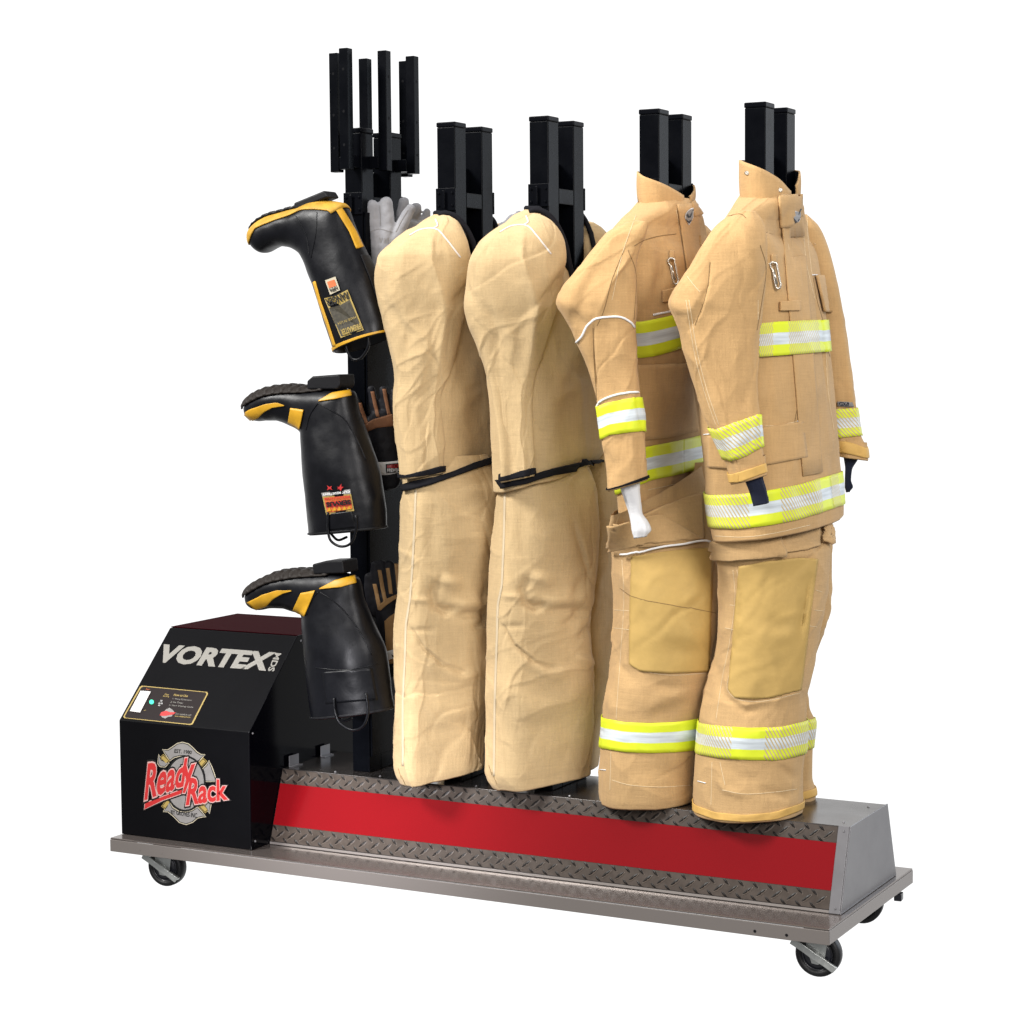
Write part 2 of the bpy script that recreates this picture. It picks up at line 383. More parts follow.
    if creases:
        Q = project(P.reshape(-1, 3)); face = ((P-CAMP)*N).sum(-1).ravel() < .02
        C = np.zeros(len(Q))
        for cr in creases:
            poly, amp, w = cr[0], cr[1], cr[2]; kind = cr[3] if len(cr) > 3 else 'g'
            lo, hi = np.min(poly, 0)-4*w, np.max(poly, 0)+4*w
            sel = face & (Q[:, 0] > lo[0]) & (Q[:, 0] < hi[0]) & (Q[:, 1] > lo[1]) & (Q[:, 1] < hi[1])
            idx = np.where(sel)[0]
            if not len(idx): continue
            d, s, p = seg_dist(Q[idx], poly); tp = np.sqrt(np.clip(np.sin(np.pi*np.clip(p, .02, .98)), 0, 1))
            if kind == 'g': v = np.exp(-(d/w)**2)
            elif kind == 'c': v = np.exp(-d/w)
            elif kind == 'l': v = np.where(s > 0, np.exp(-d/w), np.exp(-(d/(w*.28))**2))     # lip: sharp on one side, soft on the other
            elif kind == 'r': v = np.where(s < 0, np.exp(-d/w), np.exp(-(d/(w*.28))**2))
            C[idx] += amp*v*tp
        D += C.reshape(nt, nth)
    if drape is not None: D += drape(tt, th[None], P)
    P = P+N*D[..., None]
    N = normals(P)
    G.P, G.N, G.cen = P, N, cen
    V = P.reshape(-1, 3).tolist(); F = []
    for i in range(nt-1):
        for j in range(nth):
            k = (j+1) % nth; F.append((i*nth+j, (i+1)*nth+j, (i+1)*nth+k, i*nth+k))
    G.nq = len(F)
    if hem:
        last = P[-1]; c = last.mean(0)
        for (s, dz) in ((.985, -.003), (.955, .002), (.93, hem)):
            b0 = len(V); V += (c+(last-c)*np.array([s, s, 1])+np.array([0, 0, dz])).tolist()
            p0 = (nt-1)*nth if s == .985 else b0-nth
            for j in range(nth):
                k = (j+1) % nth; F.append((p0+j, b0+j, b0+k, p0+k))
    if top == 'cap':
        V.append((P[0].mean(0)+np.array([0, 0, .004])).tolist()); c = len(V)-1
        for j in range(nth): F.append((c, j, (j+1) % nth))
    G.V, G.F = V, F
    G.bvh = BVHTree.FromPolygons([Vector(v) for v in V], F[:G.nq])
    return G
def gmesh(name, G, m, parent, label=None):
    return mesh_obj(name, G.V, G.F, m, parent, label=label)
def hit(bv, px, py, off=0.):
    """first surface seen through a pixel among the given trees; point lifted by off along its outward normal"""
    best = None; d = Vector(ray(px, py)); o = Vector(CAMP)
    for b in (bv if isinstance(bv, (list, tuple)) else [bv]):
        t = b.bvh if isinstance(b, Grid) else b
        h = t.ray_cast(o, d)
        if h[0] is not None and (best is None or h[3] < best[3]): best = h
    if best is None: return None
    n = best[1]; n = -n if n.dot(d) > 0 else n
    return np.array(best[0]+n*off)
def patch(name, bv, top, bot, m, parent, nu=24, nv=12, off=.0025, thick=.0015, label=None, smooth=True, uvlen=True):
    """piece of material lying on a surface between two pixel polylines"""
    Tp, Bp = resample(top, nu+1), resample(bot, nu+1); idx = {}; V = []; U = []; F = []
    for i in range(nu+1):
        for j in range(nv+1):
            q = Tp[i]+(Bp[i]-Tp[i])*j/nv; h = hit(bv, q[0], q[1], off)
            if h is not None:
                idx[i, j] = len(V); V.append(h); U.append((i/nu, 1-j/nv))
    for i in range(nu):
        for j in range(nv):
            ks = [(i, j), (i, j+1), (i+1, j+1), (i+1, j)]
            if all(k in idx for k in ks):
                f = [idx[k] for k in ks]; P = np.array([V[t] for t in f])
                if max(np.linalg.norm(P[a]-P[a-1]) for a in range(4)) < .08: F.append(f)
    if not F: print('EMPTY PATCH', name); return None
    U = np.array(U)
    if uvlen:
        ln = sum(np.linalg.norm(np.array(V[idx[i+1, nv//2]])-np.array(V[idx[i, nv//2]])) for i in range(nu) if (i, nv//2) in idx and (i+1, nv//2) in idx)
        U[:, 0] *= ln
    o = mesh_obj(name, V, F, m, parent, uvs=U, label=label, smooth=smooth)
    if thick:
        s = o.modifiers.new('solid', 'SOLIDIFY'); s.thickness = thick; s.offset = 0
    return o
def line_on(bv, pts, n, off=.001, smooth=True):
    q = smoothpts(pts, n) if smooth and len(pts) > 2 else resample(pts, n)
    r = [hit(bv, a, b, off) for a, b in q]; runs = []; cur = []
    for h in r:
        if h is None or (cur and np.linalg.norm(h-cur[-1]) > .06):
            if len(cur) > 1: runs.append(cur)
            cur = [] if h is None else [h]
        else: cur.append(h)
    if len(cur) > 1: runs.append(cur)
    return runs
def lines(name, bv, lst, r, m, parent, off=.0005, n=40, seg=6, dash=None, label=None, smooth=True):
    o = None
    for pts in lst:
        V, F = [], []
        for run in line_on(bv, pts, n, off, smooth):
            v, f = tube(run, r, seg); b = len(V); V += list(v); F += [tuple(b+k for k in t) for t in f]
        if V: o = mesh_obj(name, V, F, m, parent, label=label)
        else: print('EMPTY LINE', name, pts)
    return o
def ring_band(name, G, top, bot, m, parent, off=.003, nv=8, label=None, thick=.0015):
    """band running right round a loft; its edges pass through the pixel polylines seen from the front"""
    def rows(pts):
        th, t = [], []
        for px, py in resample(pts, 40):
            d = Vector(ray(px, py)); h = G.bvh.ray_cast(Vector(CAMP), d)
            if h[0] is None: continue
            f = G.F[h[2]]; i, j = divmod(f[0], G.nth)
            A, B, C_ = [np.array(G.V[f[k]]) for k in (0, 1, 3)]; x = np.array(h[0])-A
            u = np.clip((x @ (B-A))/((B-A) @ (B-A)+1e-12), 0, 1); v = np.clip((x @ (C_-A))/((C_-A) @ (C_-A)+1e-12), 0, 1)
            th.append((j+v) % G.nth); t.append(i+u)
        if len(t) < 6: print('BAND MISS', name, pts, len(t)); return None
        th, t = np.array(th), np.array(t)
        c = np.exp(2j*np.pi*th/G.nth).mean(); c0 = np.angle(c)/(2*np.pi)*G.nth
        rel = (th-c0+G.nth/2) % G.nth-G.nth/2; o = np.argsort(rel); rel, t = rel[o], t[o]
        e0, e1 = t[:3].mean(), t[-3:].mean()
        X = np.r_[rel[-1]-G.nth, rel, rel[0]+G.nth]; Y = np.r_[e1, t, e0]
        j = np.arange(G.nth); q = (j-c0+G.nth/2) % G.nth-G.nth/2
        y = np.interp(q, X, Y); k = np.ones(7)/7
        return np.convolve(np.r_[y[-3:], y, y[:3]], k, 'valid')
    a, b = rows(top), rows(bot); V, U, F = [], [], []; nth = G.nth
    if a is None or b is None: return None
    arc = 0.; prev = None
    for j in range(nth+1):
        jj = j % nth
        for k in range(nv+1):
            r = np.clip(a[jj]+(b[jj]-a[jj])*k/nv, 0, G.nt-1.001); i = int(r); f = r-i
            p = G.P[i, jj]*(1-f)+G.P[i+1, jj]*f; nrm = G.N[i, jj]*(1-f)+G.N[i+1, jj]*f
            p = p+nrm*off
            if k == nv//2:
                if prev is not None: arc += np.linalg.norm(p-prev)
                prev = p
            V.append(p)
        U += [(arc, 1-k/nv) for k in range(nv+1)]
    for j in range(nth):
        for k in range(nv):
            F.append((j*(nv+1)+k, j*(nv+1)+k+1, (j+1)*(nv+1)+k+1, (j+1)*(nv+1)+k))
    o = mesh_obj(name, V, F, m, parent, uvs=U, label=label)
    s = o.modifiers.new('solid', 'SOLIDIFY'); s.thickness = thick; s.offset = 0
    return o
def glyphs(text, bold=0.):
    """flat triangles of a text in a unit box"""
    cu = bpy.data.curves.new('t', 'FONT'); cu.body = text; cu.offset = bold; cu.resolution_u = 3
    ob = bpy.data.objects.new('t', cu); COL.objects.link(ob); dg = bpy.context.evaluated_depsgraph_get()
    me = bpy.data.meshes.new_from_object(ob.evaluated_get(dg))
    V = np.array([v.co[:2] for v in me.vertices]); F = [tuple(p.vertices) for p in me.polygons]
    bpy.data.objects.remove(ob); bpy.data.curves.remove(cu); bpy.data.meshes.remove(me)
    return V, F
def text_on(items, bv, parent, name, off=.001, label=None):
    """items: (text, quad TL TR BR BL in pixels, material, bold[, extra offset]) set on a surface; one mesh"""
    V, F, FM, ms = [], [], [], []
    for it in items:
        tx, quad, m, bold = it[:4]; eo = it[4] if len(it) > 4 else 0.
        g, f = glyphs(tx, 0.); lo, hi = g.min(0), g.max(0)
        if bold: g, f = glyphs(tx, bold)
        if m == 'silver': lo, hi = g.min(0), g.max(0)
        s = (g-lo)/(hi-lo); TL, TR, BR, BL = [np.array(q, float) for q in quad]
        if m not in ms: ms.append(m)
        b = len(V); ok = {}
        for k, (x, y) in enumerate(s):
            q = (TL*(1-x)+TR*x)*y+(BL*(1-x)+BR*x)*(1-y); h = hit(bv, q[0], q[1], off+eo)
            if h is not None: ok[k] = len(V); V.append(h)
        for t in f:
            if all(k in ok for k in t): F.append(tuple(ok[k] for k in t)); FM.append(ms.index(m))
    if not F: print('EMPTY TEXT', name); return None
    return mesh_obj(name, V, F, None, parent, smooth=False, mats=ms, fm=FM, label=label)
def poly_on(items, bv, parent, name, off=.0006, label=None):
    """items: (pixel outline, material, layer offset); filled flat shapes on a surface; one mesh"""
    V, F, FM, ms = [], [], [], []
    for pts, m, eo in items:
        if m not in ms: ms.append(m)
        tri = tessellate_polygon([[Vector((p[0], -p[1], 0)) for p in pts]])
        hs = [hit(bv, p[0], p[1], off+eo) for p in pts]; b = len(V)
        if any(h is None for h in hs): print('poly miss', name); continue
        V += hs
        for t in tri: F.append(tuple(b+k for k in t)); FM.append(ms.index(m))
    return mesh_obj(name, V, F, None, parent, smooth=False, mats=ms, fm=FM, label=label)
def merge(*lst):
    V, F = [], []
    for v, f in lst:
        b = len(V); V += list(v); F += [tuple(b+k for k in t) for t in f]
    return V, F
# ================================================================== the drying rack
L_, W_, LIP = 1.909, .5856, .035
RX, HR = 1.8948, .1804
RB1, RB2, RT1, RT2 = .1188, .502, .1813, .4352          # plinth front/back at its foot and at its top
BX0, BX1, BY0, BYS, BH1, BH2, BYT = .0, .4036, .0434, .2618, .2937, .5033, .5669
PW, PD, PG, PY, PTOP = .0493, .0539, .1333, .2285, 1.7638
POSTS = [.5832, .8429, 1.0906, 1.3705, 1.6254]
Z = lambda z: z+ZT
rack = thing('drying_rack', 'rolling gear drying rack with red striped base, black posts and black control box', 'drying rack', (L_/2, W_/2, 0))

# base tray: a pan with a turned-down lip
bm = bmesh.new()
box(bm, 0, L_, 0, W_, Z(-.004), Z(0))
tray_top = bm_obj('base_tray', bm, 'traytop', rack, bevel=.0015)
bm = bmesh.new()
t = .003
box(bm, -.0005, L_+.0005, -.0005, t, Z(-LIP), Z(-.0045)); box(bm, -.0005, L_+.0005, W_-t, W_+.0005, Z(-LIP), Z(-.0045))
box(bm, -.0005, t, t+.0003, W_-t-.0003, Z(-LIP), Z(-.0045)); box(bm, L_-t, L_+.0005, t+.0003, W_-t-.0003, Z(-LIP), Z(-.0045))
bm_obj('lip', bm, 'tray', tray_top, bevel=.001)
for (px, py) in ((754.8, 931.2), (786.6, 935.2), (140.0, 849.8), (162, 853.3)):
    bm = bmesh.new(); p = atY(px, py, -.0005); cyl(bm, (p[0], -.001, p[2]), (p[0], .002, p[2]), .0034 if px > 500 else .0024, 14)
    bm_obj('bolt_hole', bm, 'dark' if px > 500 else 'tray', tray_top)

# plinth
bm = bmesh.new()
prism(bm, [(RB1, Z(.0005)), (RB2, Z(.0005)), (RT2, Z(HR)), (RT1, Z(HR))], BX1+.001, RX-.003, 'x')
plinth = bm_obj('plinth', bm, 'deck', rack, bevel=.001)
def slant(f, x, o=.0):
    y = RT1+(RB1-RT1)*f; z = HR+(0-HR)*f; n = np.array([0, -HR, -(RB1-RT1)]); n = np.array([0, -HR, (RT1-RB1)]); n /= np.linalg.norm(n)
    return np.array([x, y, Z(z)])+n*o
def strip(name, f0, f1, m, o, x0, x1, nx=60):
    V, F = [], []
    for i in range(nx+1):
        x = x0+(x1-x0)*i/nx; V += [slant(f0, x, o), slant(f1, x, o), slant(f1, x, .0002), slant(f0, x, .0002)]
    for i in range(nx):
        a, b = 4*i, 4*i+4
        F += [(a, a+1, b+1, b), (a+1, a+2, b+2, b+1), (a+3, a, b, b+3)]
    F += [(0, 3, 2, 1), (4*nx, 4*nx+1, 4*nx+2, 4*nx+3)]
    return mesh_obj(name, V, F, m, plinth, smooth=False)
X0, X1 = BX1+.003, RX-.0275
strip('red_stripe', .198, .742, 'red', .0016, X0, X1)
def tread(f0, f1):
    """printed tread plate: rows of raised lugs leaning alternately, dark with a pale rim"""
    V, F, FM = [], [], []; nx = 60
    for i in range(nx+1):
        x = X0+(X1-X0)*i/nx; V += [slant(f0, x, .0008), slant(f1, x, .0008), slant(f1, x, .0002), slant(f0, x, .0002)]
    for i in range(nx):
        a, b = 4*i, 4*i+4; F += [(a, a+1, b+1, b), (a+1, a+2, b+2, b+1), (a+3, a, b, b+3)]; FM += [0]*3
    F += [(0, 3, 2, 1), (4*nx, 4*nx+1, 4*nx+2, 4*nx+3)]; FM += [0]*2
    ln = math.hypot(HR, RT1-RB1); pitch = .0345; aw = .0034; r_ = random.Random(4)
    for row, (fr, lean, al) in enumerate(((.16, 1, .0105), (.53, -1, .0135), (.90, 1, .0105))):
        for i in range(int((X1-X0)/pitch)+1):
            cx = X0+.008+i*pitch+(.5*pitch if row == 1 else 0)+r_.uniform(-.001, .001); cf = f0+(f1-f0)*fr
            if cx > X1-.009: continue
            for (sc, o, mi, d) in ((1.16, .0014, 2, .0012), (1.0, .0021, 1, 0.)):
                b = len(V); n = 10
                for k in range(n):
                    t = 2*math.pi*k/n; u = math.cos(t)*al*sc; v = math.sin(t)*aw*sc*(1-.4*abs(math.cos(t))); an = lean*.72
                    uu, vv = u*math.cos(an)-v*math.sin(an), u*math.sin(an)+v*math.cos(an)
                    V.append(slant(min(max(cf+vv/ln+d/ln, f0+.004), f1-.004), min(max(cx+uu+d, X0), X1), o))
                V.append(slant(cf+d/ln, cx+d, o+.0012))
                for k in range(n): F.append((b+k, b+(k+1) % n, b+n)); FM.append(mi)
    return mesh_obj('tread_strip', V, F, None, plinth, smooth=False, mats=['plate', 'lug', 'lugl'], fm=FM)
tread(.012, .196); tread(.744, .955)
strip('foot_edge', .965, .995, 'tray', .0022, X0, X1)
# end panel with a front flange
bm = bmesh.new()
prism(bm, [(RB1-.003, Z(.0005)), (RB2+.002, Z(.0005)), (RT2+.002, Z(HR+.002)), (RT1-.003, Z(HR+.002))], RX-.0025, RX+.0005, 'x')
fl = [slant(0, 0, .0035)-np.array([0, 0, -.001]), slant(1, 0, .0035), slant(1, 0, .0008), slant(0, 0, .0008)]
prism(bm, [(p[1], p[2]) for p in fl], RX-.028, RX-.0026, 'x')
endp = bm_obj('end_panel', bm, 'endp', plinth, bevel=.0012)
for f, x in ((.06, RX-.014), (.94, RX-.014)):
    bm = bmesh.new(); p = slant(f, x, .0035); q = slant(f, x, .005); cyl(bm, p, q, .003, 12, .002); bm_obj('rivet', bm, 'endp', endp)
for x, y in ((RX-.03, .22), (RX-.03, .39), (RX-.25, .2), (.55, .2), (.68, .2), (.95, .2), (1.2, .2), (1.45, .2)):
    bm = bmesh.new(); cyl(bm, (x, y, Z(HR)), (x, y, Z(HR+.0022)), .0032, 12, .002); bm_obj('rivet', bm, 'endp', plinth)
for y in (.200, .345):
    bm = bmesh.new(); box(bm, BX1+.008, BX1+.010, y, y+.042, Z(HR+.0005), Z(HR+.028)); box(bm, BX1+.0101, BX1+.022, y, y+.042, Z(HR+.0005), Z(HR+.0025))
    bm_obj('mounting_tab', bm, 'endp', plinth)

# control box
prof = [(BY0, .0008), (BYT, .0008), (BYT, BH2), (BYS, BH2), (BY0, BH1)]
prof = [(a, Z(b)) for a, b in prof]
bm = bmesh.new(); prism(bm, prof, BX0+.002, BX1-.0025, 'x')
BOX_V = [v.co.copy() for v in bm.verts]
cbox = bm_obj('control_box', bm, 'box_black', rack, bevel=.002)
bm = bmesh.new()
pr2 = [(BY0-.002, Z(.0008)), (BYT+.002, Z(.0008)), (BYT+.002, Z(BH2+.003)), (BYS-.002, Z(BH2+.003)), (BY0-.002, Z(BH1+.002))]
prism(bm, pr2, BX1-.002, BX1+.0005, 'x')
bm_obj('side_panel', bm, 'box_gloss', cbox, bevel=.0012)
bm = bmesh.new(); box(bm, BX0+.001, BX1-.0022, BYS+.006, BYT-.001, Z(BH2+.0005), Z(BH2+.003))
bm_obj('top_panel', bm, 'box_top', cbox, bevel=.001)
for (x, y, z) in ((BX1+.0005, BY0+.012, BH1-.004), (BX1+.0005, BYS+.012, BH2-.012), (BX1+.0005, BY0+.015, .02)):
    bm = bmesh.new(); cyl(bm, (x, y, Z(z)), (x+.002, y, Z(z)), .0032, 12, .002); bm_obj('screw', bm, 'endp', cbox)
bmf = bmesh.new(); prism(bmf, prof, BX0, BX1, 'x'); bmf.faces.ensure_lookup_table(); bmf.normal_update()
BOXB = BVHTree.FromBMesh(bmf); bmf.free()
zo = lambda pts, ox, oy, s: [(ox+a/s, oy+b/s) for a, b in pts]
text_on([('VORTEX', zo([(90, 218), (812, 272), (742, 392), (22, 334)], 150, 610, 6.4), 'silver', .05),
         ('MDS', zo([(842, 279), (792, 396), (752, 391), (803, 275)], 150, 610, 6.4), 'silver', .03)], BOXB, cbox, 'lettering', .0008)
# control panel sticker (pixel space of the zoom: origin 120,680 scale 10.78)
Zc = lambda pts: zo(pts, 120, 680, 10.78)
def inset(pts, k):
    P = np.array(pts, float); c = P.mean(0); d = P-c
    return [tuple(c+v*(1-k/np.linalg.norm(v))) for v in d]
outer = [(238, 62), (940, 130), (950, 150), (785, 478), (760, 486), (45, 412), (36, 395), (215, 75)]
poly_on([(Zc(outer), 'gold', 0), (Zc(inset(outer, 17)), 'brownp', .0003)], BOXB, cbox, 'control_panel', .0006)
poly_on([(Zc([(228, 122), (338, 132), (222, 358), (112, 342)]), 'switch', .0025)], BOXB, cbox, 'switch', .0006)
led = [(345+25*math.cos(t), 243+25*math.sin(t)) for t in np.linspace(0, 2*math.pi, 16, endpoint=False)]
poly_on([(Zc(led), 'led', .002)], BOXB, cbox, 'indicator_lamp', .0006)
def para(x, y, w, h, sk=-.46, sl=.088): return Zc([(x, y), (x+w, y+w*sl), (x+w+h*sk, y+w*sl+h), (x+h*sk, y+h)])
for it_ in [('Power', para(285, 92, 45, 16), 'orange', 0), ('Heat', para(490, 148, 44, 17), 'gold', .01), ('Setting', para(470, 168, 66, 18), 'gold', .01),
         ('How to Use', para(590, 150, 150, 24), 'gold', .015), ('1. Hang Equipment', para(575, 196, 205, 18), 'silver', 0),
         ('2. Set Timer', para(553, 230, 135, 18), 'silver', 0), ('3. Start Drying Cycle', para(535, 266, 260, 18), 'silver', 0),
         ('For service call', para(608, 358, 165, 18), 'silver', 0), ('www.readyrack.com', para(596, 382, 168, 20), 'gold', .01),
         ('10', para(443, 218, 18, 15), 'white', 0), ('20 30', para(420, 246, 44, 14), 'white', 0), ('60', para(418, 268, 20, 14), 'white', 0), ('off', para(262, 322, 22, 12), 'gold', 0)]: text_on([it_], BOXB, cbox, 'panel_text', .0013)
poly_on([(Zc([(500, 318), (535, 302), (565, 320), (585, 345), (560, 395), (520, 400), (488, 418), (455, 405), (440, 380)]), 'greyp', 0),
         (Zc([(430, 385), (447, 350), (500, 335), (540, 350), (604, 352), (585, 372), (520, 385), (470, 392)]), 'redp', .0003)], BOXB, cbox, 'panel_badge', .0011)

# fire badge on the front (pixel space of the zoom: origin 140,735 scale 10.78)
Zb = lambda pts: zo(pts, 140, 735, 10.78)
def shrink(pts, k):
    """move an outline inwards by k"""
    P = np.array(pts, float); A = np.roll(P, 1, 0); B = np.roll(P, -1, 0)
    e1 = P-A; e2 = B-P; e1 /= np.linalg.norm(e1, axis=1)[:, None]; e2 /= np.linalg.norm(e2, axis=1)[:, None]
    n1 = np.stack([-e1[:, 1], e1[:, 0]], 1); n2 = np.stack([-e2[:, 1], e2[:, 0]], 1); nn = n1+n2
    nn /= np.maximum(np.linalg.norm(nn, axis=1)[:, None], .6); area = .5*np.sum(P[:, 0]*B[:, 1]-B[:, 0]*P[:, 1])
    return (P+nn*k*(1 if area > 0 else -1)).tolist()
topr = [(240, 153), (300, 155), (345, 125), (400, 86), (460, 72), (525, 90), (575, 132), (620, 180), (660, 204), (708, 209), (668, 255), (625, 308), (570, 262), (500, 234), (430, 232), (370, 250), (322, 284), (285, 232)]
botr = [(247, 828), (300, 832), (360, 882), (425, 948), (500, 970), (572, 945), (625, 900), (680, 887), (716, 884), (672, 822), (622, 770), (565, 806), (492, 826), (425, 818), (360, 778), (312, 705), (283, 765)]
rtr = [(745, 270), (785, 350), (812, 430), (830, 505), (700, 505), (690, 430), (672, 362), (715, 318)]
rbr = [(700, 745), (780, 690), (770, 760), (752, 850), (712, 800), (690, 770)]
ltr = [(200, 205), (240, 262), (320, 300), (275, 350), (215, 345), (188, 310)]
cross = []
for (cx_, cy_, an) in ((268, 262, .8), (668, 300, 2.3), (285, 745, 2.2), (690, 785, .8)):
    c, s = math.cos(an), math.sin(an)
    cross.append([(cx_+a*c-b*s, cy_+a*s+b*c) for a, b in ((-52, -30), (52, -30), (52, 30), (-52, 30))])
circ = lambda k: [(490+(222-k)*math.cos(t), 522+(302-k)*math.sin(t)) for t in np.linspace(0, 2*math.pi, 40, endpoint=False)]
it = []
for r in (topr, botr, rtr, rbr, ltr):
    it += [(Zb(r), 'cream', 0), (Zb(shrink(r, 9)), 'blackp', .0002), (Zb(shrink(r, 17)), 'greyp', .0004)]
for r in cross: it += [(Zb(r), 'gold', .0001), (Zb(shrink(r, 8)), 'blackp', .0003), (Zb(shrink(r, 17)), 'gold', .0005)]
it += [(Zb(circ(0)), 'blackp', .0006), (Zb(circ(20)), 'greyp', .0008), (Zb(circ(30)), 'greyp', .0009)]
sw = [(62, 733), (505, 568), (530, 560), (525, 600), (500, 612), (250, 700), (52, 798)]
it += [(Zb(shrink(sw, -24)), 'blackp', .0011), (Zb(shrink(sw, -9)), 'pink', .0013), (Zb(sw), 'redp', .0015)]
poly_on(it, BOXB, cbox, 'fire_badge', .0006)
rq = Zb([(98, 318), (512, 258), (470, 545), (60, 690)]); yq = Zb([(478, 345), (590, 322), (548, 610), (470, 610)]); kq = Zb([(548, 470), (925, 490), (940, 690), (508, 748)])
tx = []
for (bd, m, eo) in ((.10, 'blackp', 0), (.06, 'pink', .0002), (.028, 'redp', .0004)):
    tx += [('Read', rq, m, bd, eo), ('y', yq, m, bd, eo+.0001), ('Rack', kq, m, bd, eo+.00005)]
text_on(tx, BOXB, cbox, 'badge_name', .0024)
for it_ in (('EST. 1980', Zb([(378, 150), (560, 168), (560, 205), (372, 190)]), 'blackp', .02), ('BY GROVES INC.', Zb([(335, 808), (628, 845), (622, 895), (340, 850)]), 'blackp', .02)): text_on([it_], BOXB, cbox, 'badge_text', .0014)

# casters
def caster(x, y, swivel, lever):
    r, w = .05, .032
    c = thing_part = bpy.data.objects.new('caster', None)
    cz = r
    wx = x
    # fork: top plate, two cheeks, as the part itself
    bm = bmesh.new()
    Mx = Matrix.Translation((x, y, 0)) @ Matrix.Rotation(swivel, 4, 'Z')
    box(bm, -.04, .04, -.035, .035, Z(-.0085), Z(-.0045), Mx)
    for s in (-1, 1):
        poly = [(-.030, Z(-.0088)), (.030, Z(-.0088)), (.018, cz-.012), (.004, cz-.02), (-.010, cz-.018), (-.02, cz+.01)]
        A = [bm.verts.new(Mx @ Vector((a, s*(w/2+.004), b))) for a, b in poly]; B = [bm.verts.new(Mx @ Vector((a, s*(w/2+.0065), b))) for a, b in poly]
        bm.faces.new(A); bm.faces.new(B[::-1])
        for i in range(len(poly)): bm.faces.new((A[i], A[(i+1) % len(poly)], B[(i+1) % len(poly)], B[i]))
    cyl(bm, Mx @ Vector((0, -(w/2+.011), cz)), Mx @ Vector((0, w/2+.011, cz)), .0085, 6)
    fork = bm_obj('caster', bm, 'zinc', rack, bevel=.0008)
    # wheel lathe about local Y
    pr = [(.012, -.5), (.028, -.44), (.030, -.40), (.0305, -.34), (.036, -.36), (.0365, -.5), (.046, -.5), (.0495, -.34), (.05, 0), (.0495, .34), (.046, .5), (.0365, .5), (.036, .36), (.0305, .34), (.030, .40), (.028, .44), (.012, .5)]
    V, F, FM = [], [], []; nn = 40
    for k in range(nn):
        t = 2*math.pi*k/nn
        for (rr, h) in pr: V.append(Mx @ Vector((rr*math.cos(t), h*w, cz+rr*math.sin(t))))
    m_ = len(pr)
    for k in range(nn):
        for q in range(m_-1):
            a = k*m_+q; b = ((k+1) % nn)*m_+q; F.append((a, a+1, b+1, b)); FM.append(0 if 4 <= q <= 11 else 1)
    mesh_obj('wheel', [tuple(v) for v in V], F, None, fork, mats=['tyre', 'hub'], fm=FM)
    # brake lever: a bent bar across the hub
    if lever:
        bm = bmesh.new(); s = -1
        pts = [(-.052, .030), (-.026, .016), (.0, .0), (.022, -.011), (.043, -.024)]
        for i in range(4):
            (a, b), (c_, d) = pts[i], pts[i+1]; an = math.atan2(d-b, c_-a); ln = math.hypot(c_-a, d-b)
            ML = Mx @ Matrix.Translation((a, s*(w/2+.0155), cz+b)) @ Matrix.Rotation(-an, 4, 'Y')
            box(bm, 0, ln+.001, -.003, .003, -.0075, .0075, ML)
        ML = Mx @ Matrix.Translation((.03, s*(w/2+.004), cz-.017)) @ Matrix.Rotation(.5, 4, 'Y'); box(bm, -.008, .016, -.008, .005, -.003, .003, ML)
        bm_obj('brake_lever', bm, 'zinc', fork, bevel=.001)
    else:
        bm = bmesh.new(); ML = Mx @ Matrix.Translation((.088, -.01, Z(-.052))); box(bm, -.009, .009, -.012, .012, -.009, .009, ML); box(bm, -.06, -.0091, -.003, .003, -.002, .002, ML)
        bm_obj('brake_pedal', bm, 'hub', fork, bevel=.002)
p = atY(819, 955, .07); caster(p[0], .07, 0.06, True)
p = atY(167.5, 868, .07); caster(p[0], .07, .1, True)
caster(L_-.100, W_-.07, .1, False); caster(.08, W_-.07, .2, False)

# uprights
def tube_rect(bm, x, y, z0, z1, w=PW, d=PD): box(bm, x, x+w, y, y+d, z0, z1)
def upright(x, nm='upright'):
    bm = bmesh.new()
    tube_rect(bm, x, PY, Z(HR+.0005), Z(PTOP-.012)); tube_rect(bm, x, PY+PG, Z(HR+.0005), Z(PTOP-.012))
    ya, yb = PY+PD+.0004, PY+PG-.0004
    # cross members flush with the tubes and a recessed back web below them
    zc = 1.60
    box(bm, x+.0005, x+PW-.0005, ya, yb, Z(zc-.036), Z(zc)); box(bm, x+.0005, x+PW-.0005, ya, yb, Z(HR+.0005), Z(HR+.08))
    box(bm, x+.0005, x+PW-.0005, ya, yb, Z(.95), Z(.99))
    box(bm, x+.004, x+.012, ya, yb, Z(HR+.081), Z(zc-.0365)); box(bm, x+.004, x+.012, ya, yb, Z(zc+.0005), Z(PTOP-.10))
    u = bm_obj(nm, bm, 'steel_black', rack, bevel=.0022)
    for y in (PY, PY+PG):
        bm = bmesh.new(); box(bm, x-.0012, x+PW+.0012, y-.0012, y+PD+.0012, Z(PTOP-.0118), Z(PTOP)); bm_obj('end_cap', bm, 'steel_black2', u, bevel=.0025)
    for y, s in ((PY, -1), (PY+PG+PD, 1)):
        bm = bmesh.new(); y0, y1 = sorted((y+s*.0002, y+s*.0045)); box(bm, x-.002, x+PW+.002, y0, y1, Z(zc-.045), Z(zc+.008))
        for dx in (.006, PW-.006):
            for dz in (-.034, -.004):
                cyl(bm, (x+dx, y+s*.0045, Z(zc+dz)), (x+dx, y+s*.0075, Z(zc+dz)), .0032, 10)
        bm_obj('joint_plate', bm, 'steel_black2', u, bevel=.0008)
        bm = bmesh.new(); yy = y+s*.009
        box(bm, x+.019, x+.026, min(yy, yy+s*.003), max(yy, yy+s*.003), Z(zc-.04), Z(zc+.002)); bm_obj('latch', bm, 'steel_black2', u, bevel=.001)
    return u
UPR = [upright(x) for x in POSTS]
